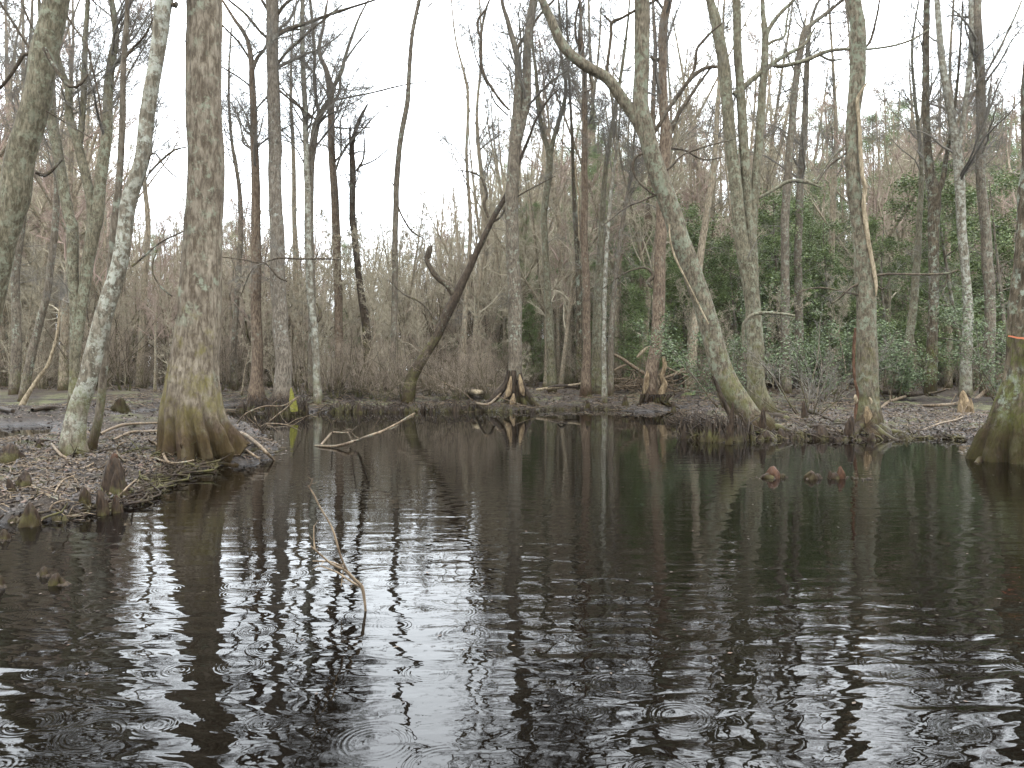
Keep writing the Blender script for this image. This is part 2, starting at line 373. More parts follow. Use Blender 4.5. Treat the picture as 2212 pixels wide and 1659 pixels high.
bp = nd(n, 'ShaderNodeBump'); bp.inputs['Distance'].default_value = .05; n.links.new(mth(n, 'ADD', a1, mth(n, 'MULTIPLY', a3, .5)), bp.inputs['Height']); n.links.new(bp.outputs[0], b.inputs['Normal'])
M['mud'] = m
# water
m, n, b = newmat('dark_tannin_water'); geo = nd(n, 'ShaderNodeNewGeometry').outputs['Position']
sp = nd(n, 'ShaderNodeSeparateXYZ'); n.links.new(geo, sp.inputs[0])
b.inputs['Base Color'].default_value = (.0012, .0008, .0005, 1); b.inputs['Roughness'].default_value = .015; b.inputs['IOR'].default_value = 1.333
mask = mth(n, 'POWER', rng_(n, sp.outputs[1], 3.0, 17.0, 1., .16), 1.7)
big = rng_(n, noise(n, mapping(n, geo, (1, .5, 1)), .45, 2, .5), .35, .65, .35, 1.3)
w1 = mth(n, 'MULTIPLY', noise(n, mapping(n, geo, (.7, 3.4, 1)), 1.3, 1.5, .45, .3), .0125)
w2 = mth(n, 'MULTIPLY', noise(n, mapping(n, geo, (1., 2.0, 1)), 3.4, 2, .5, .5), .0062)
w3 = mth(n, 'MULTIPLY', noise(n, geo, 20, 2, .5), .0003)
hh = mth(n, 'ADD', mth(n, 'ADD', w1, w2), w3)
for sc_, thr, seed in ((1.05, .35, 0.), (1.6, .45, 7.3), (2.3, .5, 31.1)):
    mp = nd(n, 'ShaderNodeMapping'); n.links.new(geo, mp.inputs[0]); mp.inputs['Location'].default_value = (seed, seed * .7, 0)
    vo = nd(n, 'ShaderNodeTexVoronoi', voronoi_dimensions='2D', feature='F1'); n.links.new(mp.outputs[0], vo.inputs['Vector']); vo.inputs['Scale'].default_value = sc_
    dm = mth(n, 'DIVIDE', vo.outputs['Distance'], sc_)
    sc3 = nd(n, 'ShaderNodeSeparateColor'); n.links.new(vo.outputs['Color'], sc3.inputs[0])
    R0 = rng_(n, sc3.outputs[0], 0, 1, .01, .13)
    e_ = mth(n, 'DIVIDE', mth(n, 'SUBTRACT', dm, R0), .035)
    env = mth(n, 'EXPONENT', mth(n, 'MULTIPLY', mth(n, 'MULTIPLY', e_, e_), -1.))
    ring = mth(n, 'MULTIPLY', mth(n, 'MULTIPLY', mth(n, 'SINE', mth(n, 'MULTIPLY', dm, 2 * math.pi / .022)), env), mth(n, 'MULTIPLY', mth(n, 'GREATER_THAN', sc3.outputs[1], thr), .00015))
    hh = mth(n, 'ADD', hh, ring)
hh = mth(n, 'MULTIPLY', hh, mth(n, 'MULTIPLY', mask, big))
bp = nd(n, 'ShaderNodeBump'); bp.inputs['Strength'].default_value = 1; bp.inputs['Distance'].default_value = 1.0
n.links.new(hh, bp.inputs['Height']); n.links.new(bp.outputs[0], b.inputs['Normal'])
M['water'] = m

# ------------------------------------------------------------------ ground and water
def spaced(a, b, s): return np.arange(a, b, s)
gx = np.concatenate([spaced(-150, -40, 8), spaced(-40, -15, 1.2), spaced(-15, 17, .1), spaced(17, 42, 1.2), spaced(42, 151, 8)])
gy = np.concatenate([spaced(-30, -15, 3), spaced(-15, 4, .8), spaced(4, 29, .1), spaced(29, 60, .6), spaced(60, 200, 6)])
X, Y = np.meshgrid(gx, gy); Z = ground_h(X, Y)
V = np.stack([X, Y, Z], -1).reshape(-1, 3); nx, ny = len(gx), len(gy)
i = (np.arange(ny - 1) * nx)[:, None]; j = np.arange(nx - 1)[None]
g_o = mesh_obj('ground', V, np.stack([i + j, i + j + 1, i + j + nx + 1, i + j + nx], -1).reshape(-1, 4), M['mud']); g_o['kind'] = 'structure'
wx0, wx1, wy0, wy1 = -45, 45, -16, 45
w_o = mesh_obj('water', [(wx0, wy0, 0), (wx1, wy0, 0), (wx1, wy1, 0), (wx0, wy1, 0)], np.array([[0, 1, 2, 3]]), M['water'], smooth=False); w_o['kind'] = 'structure'

# ------------------------------------------------------------------ instanced twig sprays (geometry nodes)
def gn_group(name, objs):
    ng = bpy.data.node_groups.new(name, 'GeometryNodeTree')
    ng.interface.new_socket('Geometry', in_out='INPUT', socket_type='NodeSocketGeometry'); ng.interface.new_socket('Geometry', in_out='OUTPUT', socket_type='NodeSocketGeometry')
    gi = ng.nodes.new('NodeGroupInput'); go = ng.nodes.new('NodeGroupOutput'); jn = ng.nodes.new('GeometryNodeJoinGeometry')
    ng.links.new(gi.outputs[0], jn.inputs[0])
    def attr(nm, ty):
        a = ng.nodes.new('GeometryNodeInputNamedAttribute'); a.data_type = ty; a.inputs['Name'].default_value = nm
        return [q for q in a.outputs if q.enabled and q.name == 'Attribute'][0]
    pk, rt, sc = attr('pick', 'INT'), attr('rot', 'FLOAT_VECTOR'), attr('scl', 'FLOAT_VECTOR')
    for k, obs in enumerate(objs):
        cmpn = ng.nodes.new('FunctionNodeCompare'); cmpn.data_type = 'INT'; cmpn.operation = 'EQUAL'
        ii = [q for q in cmpn.inputs if q.enabled]; ng.links.new(pk, ii[0]); ii[1].default_value = k + 1
        for ob in obs:
            oi = ng.nodes.new('GeometryNodeObjectInfo'); oi.inputs['Object'].default_value = ob; oi.inputs['As Instance'].default_value = True
            ip = ng.nodes.new('GeometryNodeInstanceOnPoints'); ng.links.new(gi.outputs[0], ip.inputs['Points']); ng.links.new(cmpn.outputs[0], ip.inputs['Selection'])
            ng.links.new(oi.outputs['Geometry'], ip.inputs['Instance']); ng.links.new(rt, ip.inputs['Rotation']); ng.links.new(sc, ip.inputs['Scale']); ng.links.new(ip.outputs[0], jn.inputs[0])
    ng.links.new(jn.outputs[0], go.inputs[0]); return ng
def gn_apply(o, ng, npre, rot, scl, pick):
    me = o.data; n = len(me.vertices); assert n == npre + len(rot)
    A = np.zeros((n, 3), np.float32); A[npre:] = rot; a = me.attributes.new('rot', 'FLOAT_VECTOR', 'POINT'); a.data.foreach_set('vector', A.ravel())
    A = np.ones((n, 3), np.float32); A[npre:] = scl; a = me.attributes.new('scl', 'FLOAT_VECTOR', 'POINT'); a.data.foreach_set('vector', A.ravel())
    A = np.zeros(n, np.int32); A[npre:] = pick; a = me.attributes.new('pick', 'INT', 'POINT'); a.data.foreach_set('value', A)
    o.modifiers.new('sprays', 'NODES').node_group = ng
def spray_mesh(seed, mat):
    rng = np.random.default_rng(seed); K = 6; p = np.zeros(3); d = np.array([1., 0, 0]); pts = [p]
    for k in range(K - 1): d = d + rng.normal(0, .13, 3); d /= np.linalg.norm(d); p = p + d / (K - 1); pts.append(p)
    Pm = np.array(pts)[None]; Rm = .0095 * np.linspace(1, .3, K)[None]; mb = MB(); mb.tubes(Pm, Rm, 5)
    b = spawn(Pm, Rm, 8, .12, 1, .72, .5, .55, 5, .2, .12, rng, minr=.0035, fall=.45); c = spawn(*b, 5, .12, 1, .7, .5, .6, 4, .22, .06, rng, minr=.0027); e = spawn(*c, 3, .15, 1, .7, .55, .7, 3, .22, .03, rng, minr=.0023)
    mb.tubes(*b, 4); mb.tubes(*c, 3); mb.tubes(*e, 3)
    o = mb.build('twig_spray', M[mat]); COL.objects.unlink(o); return o
SPRAY = {}
def spray_group(mat):
    if mat not in SPRAY: SPRAY[mat] = gn_group('sprays_' + mat, [[spray_mesh(900 + k, mat)] for k in range(4)])
    return SPRAY[mat]
class Sprays:
    def __init__(self): self.p = []; self.r = []; self.s = []
    def add(self, b, rng, mul=1.0):
        Pn, Rn = b; D = Pn[:, -1] - Pn[:, 0]; L = np.linalg.norm(D, axis=1) + 1e-6; D = D / L[:, None]
        self.p.append(Pn[:, 0]); self.s.append(np.repeat((L * mul)[:, None], 3, 1))
        self.r.append(np.stack([rng.uniform(0, 6.28, len(L)), -np.arcsin(np.clip(D[:, 2], -1, 1)), np.arctan2(D[:, 1], D[:, 0])], 1))
    def finish(self, mb, name, mat, parent, off, rng):
        npre = mb.n; p = np.concatenate(self.p); mb.V.append(p); mb.n += len(p)
        if not mb.F: mb.F[3] = [np.array([[0, 0, 0]])][:0]
        o = mb.build(name, M[mat], parent, off=off); gn_apply(o, spray_group(mat), npre, np.concatenate(self.r), np.concatenate(self.s), rng.integers(1, 5, len(p))); return o

# ------------------------------------------------------------------ trees traced one by one
TWIGS = {'n': 0}
def pxline(pl, d, dd=0.):
    """pixel polyline [(x,y,w[,ddepth])] at depth d -> points, radii"""
    pts, rad = [], []
    for q in pl:
        e = d + (q[3] if len(q) > 3 else 0)
        pts.append(P(q[0], q[1], e)); rad.append(q[2] * .5 * e / F)
    return pts, rad
def extend(pts, rad, top, rng, lean=None, n=6):
    """carry a stem on upwards to height top with a taper"""
    p = np.array(pts[-1]); r = rad[-1]; d = np.array(pts[-1]) - np.array(pts[-2]); d /= np.linalg.norm(d); d[1] += rng.uniform(-.1, .1)
    L = max(top - p[2], .5) / n
    for k in range(n):
        d = d + rng.normal(0, .07, 3) + np.array([0, 0, .12]); d /= np.linalg.norm(d)
        p = p + d * L; r0 = rad[-1] if k == 0 else r
        r = max(rad[len(pts) - 1] * .82, .008); pts.append(p.copy()); rad.append(r)
    return pts, rad
def tree(kind, label, stems, d, mat, top=20, cb=300, lob=None, S=14, step=.15, branches=(), dens=1., bmat='limb', tmat='twig', group=None, rough=.06, roots=0, cat='tree', seed=None, rootpx=(), low=0, sink=.35, up=.22, extra=None, wide=1.):
    """stems[0] is the main stem, written from its foot upwards"""
    rng = np.random.default_rng((seed if seed is not None else int(stems[0][0][0] * 7 + 13)) & 0xffff)
    sd = int(rng.integers(0, 999))
    foot = P(stems[0][0][0], stems[0][0][1], d); bx, by = foot[0], foot[1]; bz = gz(bx, by)
    base = np.array([bx, by, max(bz, 0.)])
    root = thing(kind, label, cat, base, group)
    mb = MB(); crown_par = []
    for si, st in enumerate(stems):
        pts, rad = pxline(st, d)
        if si == 0:
            pts[0] = np.array([bx, by, base[2] - .02]); pts = [np.array([bx, by, base[2] - sink])] + pts; rad = [rad[0] * 1.05] + rad
        ends_open = st[-1][1] <= 6
        if ends_open: pts, rad = extend(pts, rad, top, rng)
        Pl, Rl = bark_tube(mb, pts, rad, S=S if si == 0 else max(8, S - 4), step=step, lob=(*lob, base[2]) if (lob and si == 0) else None, rough=rough, seed=sd + si * 5)
        zc = P(0, cb, d)[2]; k0 = int(np.argmax(Pl[:, 2] > zc)) if (Pl[:, 2] > zc).any() else len(Pl) - 3
        k0 = min(k0, len(Pl) - 3)
        crown_par.append(resample(Pl[k0:], Rl[k0:], 12))
    mb.build('trunk', M[mat], root, off=base)
    tw = MB(); brs = []
    for bl in branches:
        dd = bl[0] if not isinstance(bl[0], tuple) else 0.; pl = bl[1:] if not isinstance(bl[0], tuple) else bl
        pts, rad = pxline(pl, d + dd); b_ = MB(); Pl, Rl = bark_tube(b_, pts, rad, S=7, step=max(step * .8, .08), rough=.12, seed=sd + 31)
        b_.build('branch', M[bmat], root, off=base); brs.append(resample(Pl, Rl, 12))
    # automatic limbs and twigs
    sp = Sprays()
    for Pk, Rk in crown_par:
        L = np.linalg.norm(np.diff(Pk, axis=0), axis=1).sum(); m1 = max(3, int(15 * dens * np.clip(L / 8, .25, 1)))
        a = spawn(Pk[None], Rk[None], m1, .03, 1., .85, .36 * wide, .32, 9, .16, up, rng, lmin=.8, labs=np.clip(L, 5, 9.), fall=.4, rtip=.2)
        b = spawn(*a, 3, .2, .9, .75, .5, .5, 5, .2, up * .6, rng, minr=.005)
        tw.tubes(*a, 6); tw.tubes(*b, 4); sp.add(spawn(*a, 9, .12, 1, .75, .5, .5, 3, .1, up * .5, rng), rng); sp.add(spawn(*b, 6, .1, 1, .75, .6, .5, 3, .1, up * .4, rng, lmin=.4), rng)
    for Pk, Rk in brs:
        sp.add(spawn(Pk[None], Rk[None], 9, .2, 1, .8, .35, .45, 3, .1, .15, rng, lmin=.3), rng)
    if low:
        Pk, Rk = resample(*smooth_line(*[np.array(q) for q in pxline(stems[0], d)], .3), 14)
        b = spawn(Pk[None], Rk[None], low, .25, .95, 1.2, .0, .10, 7, .2, .12, rng, minr=.006, lmin=1.3); tw.tubes(*b, 4)
        sp.add(spawn(*b, 5, .2, 1, .7, .55, .55, 3, .1, .08, rng), rng); sp.add(spawn(Pk[None], Rk[None], low * 2, .2, .95, 1.15, .0, .1, 3, .1, .12, rng, lmin=.9), rng)
    if tw.n and sp.p:
        t = sp.finish(tw, 'twigs', tmat, root, base, rng); t['kind'] = 'stuff'
    # roots
    r0 = stems[0][0][2] * .5 * d / F
    for k in range(min(roots, 4)):
        a = rng.uniform(0, 2 * math.pi) if k > 2 else (-math.pi / 2 + (k - 1) * .9 + rng.uniform(-.3, .3))
        L = rng.uniform(1.2, 3.2) * r0 + .3; q = base[:2] + r0 * .6 * np.array([math.cos(a), math.sin(a)]); pts = []; rad = []
        for s in range(7):
            t = s / 6; z_ = gz(q[0], q[1])
            pts.append((q[0], q[1], max(z_, -.05) + (.25 * r0) * (1 - t) ** 2 - .012 - .04 * t)); rad.append(r0 * .20 * (1 - t) + .010)
            a += rng.normal(0, .35); q = q + L / 6 * np.array([math.cos(a), math.sin(a)])
        b_ = MB(); bark_tube(b_, pts, rad, S=7, step=.08, rough=.2, seed=sd + k); b_.build('root', M['root'], root, off=base)
    for pl in rootpx:
        pts = []; rad = []
        for (x, y, wd) in pl:
            q = G(x, y, .1); q[2] = max(gz(q[0], q[1]), -.02) + wd * .08 * q[1] / F; pts.append(q); rad.append(wd * .5 * q[1] / F)
        b_ = MB(); bark_tube(b_, pts, rad, S=8, step=.1, rough=.2, seed=sd + 3); b_.build('root', M['root'], root, off=base)
    if extra: extra(root, base, d, rng)
    return root

def px_part(name, pl, d, mat, root, base, S=8, step=.1, rough=.15, seed=1):
    pts, rad = pxline(pl, d); b_ = MB(); bark_tube(b_, pts, rad, S=S, step=step, rough=rough, seed=seed); return b_.build(name, M[mat], root, off=base)

# --- left edge big leaning tree
tree('leaning_tree', 'thick grey leaning trunk with mossy patches cut by the left edge of the photo',
     [[(-75, 985, 74), (-62, 900, 64), (-45, 760, 60), (-25, 650, 60), (6, 518, 58), (28, 437, 60), (45, 344, 57), (73, 219, 55), (95, 109, 53), (120, 0, 50)]],
     11, 'greenish', top=17, cb=-420, lob=(5, .5, .35), S=28, step=.08, rough=.07,
     branches=[[(92, 106, 10), (75, 116, 9), (50, 118, 8), (42, 132, 8), (28, 155, 7), (0, 190, 6), (-40, 215, 5)],
               [(70, 115, 5), (31, 53, 6), (0, 5, 5), (-20, -40, 4)], [(84, 90, 5), (65, 50, 5), (45, 0, 4), (36, -40, 3)],
               [-.3, (96, 104, 10), (119, 147, 9), (150, 187, 7), (175, 181, 6), (190, 160, 3)],
               [(146, 36, 4), (168, 70, 4), (187, 95, 4), (200, 150, 4), (212, 200, 4), (221, 262, 3)],
               [(100, 240, 3), (150, 270, 3), (200, 300, 2)],
               [.2, (78, 373, 7), (95, 379, 9), (108, 372, 7), (135, 345, 3)]], dens=.8, roots=5)
# --- pale lichen covered leaning tree
tree('lichen_tree', 'slender leaning tree with pale lichen-spotted bark left of the big cypress',
     [[(160, 992, 58), (157, 953, 51), (166, 890, 42), (188, 828, 38), (206, 750, 37), (227, 671, 36), (256, 578, 33), (271, 484, 31), (278, 437, 32), (306, 344, 30), (317, 250, 30), (334, 150, 29), (347, 62, 32), (356, 0, 35)]],
     10.6, 'birch', top=15, cb=-320, lob=(4, .35, .3), S=24, step=.07, rough=.08,
     branches=[[(372, 10, 10), (378, 12, 13), (383, 6, 6)],
               [(285, 575, 5), (310, 555, 4), (345, 525, 4), (395, 500, 3)],
               [(321, 375, 5), (345, 350, 5), (375, 325, 4), (402, 318, 3)],
               [(305, 400, 4), (330, 330, 3), (360, 365, 3), (400, 398, 2)]], dens=.8, roots=5)
tree('young_tree', 'thin grey stem growing right behind the foot of the pale leaning tree',
     [[(196, 985, 26), (202, 950, 20), (214, 900, 18), (222, 830, 17), (228, 740, 17), (238, 620, 17), (247, 500, 17), (258, 380, 14), (265, 250, 13), (268, 130, 11), (276, 0, 10)]],
     11.2, 'grey', top=14, cb=260, S=10, branches=[[(269, 128, 5), (290, 100, 5), (312, 78, 4), (338, 25, 3)]], dens=.7, roots=2, tmat='twig_dark')
tree('multi_stemmed_tree', 'mossy tree forking into several tall stems behind the pale leaning tree',
     [[(156, 880, 26), (160, 830, 21), (160, 765, 20), (163, 671, 22), (158, 609, 23), (157, 484, 23), (150, 469, 23), (134, 391, 22), (119, 297, 22), (109, 250, 19), (98, 180, 14), (90, 90, 10), (84, 0, 7)],
      [(163, 770, 19), (174, 687, 21), (187, 593, 24), (201, 500, 28), (210, 470, 26), (219, 375, 23), (231, 281, 21), (234, 188, 19), (241, 125, 17), (250, 78, 14), (241, 0, 12)],
      [(200, 500, 22), (196, 440, 20), (187, 391, 19), (169, 312, 19), (150, 250, 17), (147, 190, 15), (132, 150, 12), (110, 60, 8), (100, 0, 6)],
      [(170, 320, 13), (175, 281, 13), (181, 188, 12), (184, 94, 11), (190, 0, 9)]],
     21, 'greenish', top=17, cb=330, S=14, dens=1.3, roots=4, low=4)
tree('leaning_sapling', 'thin straight dark stem slanting up to the left of the mossy forked tree',
     [[(156, 690, 7), (130, 620, 6), (106, 560, 6), (72, 486, 5), (50, 440, 4)]], 20.5, 'dark', cb=500, S=7, dens=.4, sink=.1, cat='sapling') if False else None
tree('grey_tree', 'pale grey trunk leaning right behind the left shore',
     [[(48, 880, 20), (69, 765, 17), (88, 687, 16), (103, 625, 15), (119, 484, 14), (122, 380, 12), (118, 250, 9), (112, 120, 7), (110, 0, 5)]], 25, 'grey', top=17, cb=420, S=10, dens=1.)
tree('broken_sapling', 'thin broken sapling with bare yellow wood leaning on the left shore',
     [[(46, 884, 14), (62, 850, 10), (84, 815, 8), (103, 790, 7), (115, 755, 6), (122, 728, 6), (127, 690, 5), (129, 652, 2)]], 23.5, 'deadwood', cb=300, S=8, dens=.0, cat='sapling',
     branches=[[(122, 728, 3), (135, 745, 3), (150, 760, 1)]])
# --- the big bald cypress
def cyp_extra(root, base, d, rng):
    for pl in ([(372, 640, 4), (350, 622, 4), (330, 590, 3), (332, 560, 3), (340, 540, 2)],):
        px_part('branch', pl, d, 'limb', root, base, S=6)
tree('bald_cypress', 'biggest trunk, a straight bald cypress with a wide fluted foot at the water',
     [[(441, 1013, 150), (436, 990, 156), (427, 955, 146), (419, 921, 130), (416, 875, 118), (416, 828, 108), (421, 765, 97), (427, 672, 87), (431, 578, 81), (435, 484, 77), (437, 375, 75), (439, 219, 73), (441, 109, 72), (441, 0, 71)]],
     10.9, 'cypress', top=22, cb=-1500, lob=(11, .85, .42), S=110, step=.03, rough=.06, dens=.9, roots=0, wide=.8, extra=cyp_extra)
# --- middle distance, left to right
tree('cypress', 'reddish cypress with dark root skirt, left neighbour of the silvery trunk',
     [[(555, 884, 56), (554, 862, 44), (555, 820, 28), (556, 765, 24), (553, 671, 22), (553, 578, 21), (553, 484, 20), (552, 380, 18), (548, 250, 15), (545, 188, 14), (543, 131, 12), (532, 80, 9), (505, 40, 7), (480, 0, 5)],
      [(546, 150, 9), (556, 125, 8), (572, 105, 6), (590, 60, 4), (600, 0, 3)]],
     25, 'red', top=19, cb=430, lob=(6, .45, .5), S=18, roots=5, dens=1.4, low=5, bmat='dark',
     branches=[[(541, 130, 5), (515, 90, 5), (485, 60, 4), (470, 40, 3)], [(545, 190, 4), (520, 170, 4), (480, 145, 3)]])
tree('cypress', 'silvery straight cypress with long bare side limbs near the yellow moss',
     [[(613, 886, 62), (612, 865, 48), (611, 843, 38), (611, 765, 34), (605, 703, 33), (600, 609, 31), (598, 484, 30), (596, 437, 28), (594, 312, 28), (590, 156, 25), (588, 0, 27)]],
     24.6, 'silver', top=24, cb=200, lob=(7, .5, .5), S=22, roots=6, dens=1.3, low=5, bmat='limb',
     branches=[[(600, 76, 8), (625, 62, 9), (662, 50, 7), (700, 36, 7), (740, 22, 6), (809, 0, 4), (850, -14, 3)],
               [(600, 138, 7), (620, 112, 6), (644, 90, 6), (675, 62, 5), (703, 40, 4), (740, 10, 3)],
               [(584, 88, 7), (560, 66, 6), (531, 31, 6), (500, 5, 5), (470, -20, 3)],
               [(604, 196, 5), (630, 218, 5), (660, 240, 5), (682, 258, 3)],
               [(600, 30, 8), (615, 10, 7), (640, -10, 5)], [(580, 25, 6), (570, 8, 6), (560, -10, 5)],
               [-.8, (620, 608, 3), (600, 598, 4), (575, 570, 4), (553, 567, 4), (520, 560, 3), (478, 555, 2)],
               [-1.2, (735, 560, 3), (690, 559, 4), (640, 559, 4), (600, 558, 4), (560, 572, 4), (540, 590, 3), (520, 640, 2)]])
tree('cypress', 'narrow cypress with a burl and green-white lower trunk at the shore',
     [[(687, 893, 32), (686, 872, 21), (683, 796, 15), (680, 718, 15), (677, 690, 17), (670, 640, 15), (667, 560, 15), (665, 500, 15), (664, 406, 13), (659, 250, 12), (653, 94, 10), (653, 0, 9)]],
     25, 'birch', top=20, cb=420, lob=(5, .5, .3), S=14, roots=4, dens=1.2, low=3,
     branches=[[(684, 695, 9), (692, 682, 10), (690, 668, 7), (684, 655, 4)]])
tree('forked_tree', 'bare tree whose dark stem crosses to the right above the narrow cypress',
     [[(676, 860, 20), (675, 760, 17), (674, 640, 16), (670, 500, 15), (670, 420, 15), (672, 345, 16), (681, 281, 16), (690, 250, 12), (712, 215, 10), (722, 185, 9), (737, 156, 9), (747, 119, 7), (772, 47, 5), (795, 0, 3)],
      [(682, 285, 9), (688, 240, 8), (684, 220, 7), (678, 175, 7), (680, 130, 7), (677, 78, 7), (670, 0, 6)]],
     27, 'grey', top=18, cb=380, S=10, dens=.8, roots=2, low=3,
     branches=[[(676, 256, 7), (660, 246, 6), (640, 222, 5), (618, 200, 4), (606, 190, 3)]])
tree('grey_tree', 'straight dark-topped tree forking upward left of the open sky',
     [[(735, 846, 24), (733, 765, 19), (731, 671, 18), (728, 578, 18), (726, 484, 18), (722, 406, 17), (716, 312, 15), (715, 250, 15), (712, 190, 16), (705, 150, 11), (690, 110, 8), (700, 50, 6), (708, 0, 4)]],
     30, 'red', top=20, cb=420, S=12, dens=.9, roots=3, low=4,
     branches=[[(720, 217, 4), (770, 207, 4), (819, 197, 3), (870, 184, 3), (928, 175, 2)],
               [(718, 222, 6), (733, 200, 6), (737, 150, 5), (760, 110, 4), (800, 60, 3)], [(722, 275, 4), (750, 277, 3), (800, 275, 2)]])
tree('broken_top_tree', 'tree with a broken forked top standing against the open sky',
     [[(800, 842, 24), (797, 800, 20), (793, 740, 18), (786, 671, 18), (776, 609, 14), (766, 500, 14), (761, 469, 14), (761, 375, 14), (760, 320, 11), (764, 296, 10), (776, 259, 8), (794, 225, 4)],
      [(761, 318, 8), (756, 300, 5), (757, 270, 3)]],
     30, 'dark', top=15, cb=480, S=10, dens=.9, roots=3, low=4, branches=[[(770, 370, 5), (785, 342, 4), (787, 300, 3), (782, 270, 2)], [(775, 360, 4), (810, 345, 3), (850, 312, 2)]])
tree('slender_tree', 'single slender crooked trunk rising alone through the open sky gap',
     [[(846, 846, 17), (847, 800, 14), (850, 734, 13), (853, 640, 13), (853, 519, 13), (856, 406, 13), (862, 328, 12), (869, 281, 12), (880, 219, 11), (884, 156, 10), (890, 78, 9), (906, 0, 8)]],
     29, 'grey', top=19, cb=60, S=10, dens=.8, roots=2, low=1,
     branches=[[(857, 440, 5), (870, 470, 4), (890, 500, 4), (915, 515, 2)], [(884, 145, 2), (876, 130, 2), (868, 90, 1)], [(893, 85, 2), (885, 70, 2), (872, 10, 1)], [(858, 420, 3), (850, 400, 3), (820, 358, 1)]])
tree('crooked_tree', 'dark crooked leaning trunk with a mossy hooked limb left of centre',
     [[(880, 862, 30), (890, 815, 24), (914, 775, 22), (940, 731, 20), (958, 695, 21), (974, 662, 22), (992, 625, 20), (1010, 588, 17), (1024, 556, 14), (1044, 515, 13), (1059, 484, 12), (1074, 455, 12), (1090, 428, 11), (1103, 400, 9), (1124, 344, 8), (1138, 310, 7), (1146, 290, 6), (1156, 262, 5), (1185, 215, 3), (1210, 190, 2)]],
     26, 'dark', top=14, cb=330, S=12, step=.12, dens=.5, roots=3, low=5, rough=.16, tmat='twig_dark',
     branches=[[(984, 640, 17), (966, 615, 15), (950, 604, 13), (937, 590, 12), (931, 580, 11), (922, 562, 10), (925, 545, 8), (932, 531, 6), (927, 556, 8), (921, 560, 4)],
               [(1015, 585, 13), (1018, 565, 12), (1017, 550, 7)], [(1055, 470, 6), (1045, 440, 7), (1052, 420, 6), (1040, 385, 5), (1018, 372, 4), (990, 368, 2)],
               [(1060, 480, 6), (1080, 470, 5), (1110, 430, 4), (1200, 380, 2)],
               [-.5, (940, 700, 4), (935, 685, 4), (922, 665, 4), (900, 648, 4), (880, 640, 3), (860, 625, 3), (840, 605, 2)]])
# --- gnawed tree at centre
def gnaw(root, base, d, rng):
    for pl in ([(1098, 800, 6), (1092, 830, 12), (1072, 856, 18), (1048, 878, 14), (1020, 890, 7)],
               [(1110, 800, 10), (1108, 830, 16), (1108, 858, 18), (1112, 884, 20), (1112, 896, 14)],
               [(1124, 806, 7), (1128, 830, 13), (1140, 855, 17), (1156, 874, 13), (1185, 886, 8)],
               [(1120, 820, 10), (1126, 850, 15), (1134, 880, 14), (1138, 892, 10)]):
        px_part('root', pl, d - .25, 'root', root, base, S=10, step=.07, rough=.3, seed=len(pl[0]) + pl[0][0])
    for pl in ([(1104, 812, 3), (1102, 830, 10), (1098, 850, 13), (1088, 862, 3)], [(1122, 808, 3), (1125, 824, 9), (1128, 845, 11), (1132, 855, 3)], [(1110, 850, 4), (1108, 866, 13), (1106, 880, 10), (1105, 884, 3)]):
        px_part('gnawed_wood', pl, d - .42, 'chewed', root, base, S=8, step=.06, rough=.25, seed=7)
tree('gnawed_tree', 'centre tree with pale gnawed wood above spreading roots on the far shore',
     [[(1110, 880, 40), (1111, 850, 34), (1112, 815, 30), (1112, 796, 30), (1112, 734, 29), (1112, 640, 30), (1107, 519, 28), (1107, 375, 26), (1115, 281, 25), (1119, 219, 20), (1120, 160, 16), (1118, 125, 15), (1112, 100, 13), (1097, 47, 10), (1084, 0, 8)],
      [(1119, 300, 20), (1130, 250, 19), (1137, 219, 20), (1139, 150, 19), (1140, 94, 18), (1150, 0, 14)]],
     25.3, 'grey', top=20, cb=260, S=20, lob=(5, .4, .25), dens=1.3, roots=7, low=3, bmat='limb', extra=gnaw,
     branches=[[(1116, 110, 8), (1126, 90, 8), (1140, 72, 7), (1165, 34, 6), (1197, 0, 5)],
               [-.6, (1100, 238, 5), (1085, 222, 6), (1062, 190, 6), (1044, 158, 7), (1038, 120, 7), (1040, 70, 6), (1050, 20, 5), (1062, -10, 4)],
               [-.6, (1040, 90, 4), (1032, 60, 5), (1034, 40, 5), (1048, 22, 4)],
               [-.4, (1098, 250, 4), (1072, 225, 4), (1060, 200, 3), (1030, 130, 3), (1010, 50, 2)]])
tree('forked_tree', 'tree forking in a narrow Y right of the gnawed centre tree',
     [[(1193, 840, 24), (1191, 765, 20), (1183, 640, 15), (1177, 519, 14), (1175, 469, 14), (1184, 390, 15), (1187, 337, 15), (1180, 310, 10), (1172, 285, 10), (1162, 219, 9), (1157, 150, 7), (1150, 80, 5), (1160, 0, 4)],
      [(1187, 340, 12), (1196, 300, 10), (1206, 265, 10), (1218, 225, 9), (1222, 180, 8), (1213, 130, 7), (1211, 60, 6), (1206, 0, 4)]],
     30, 'greenish', top=18, cb=330, S=12, dens=1.4, roots=2, low=4, branches=[[(1165, 235, 6), (1185, 215, 5), (1205, 160, 4), (1215, 110, 3)]])
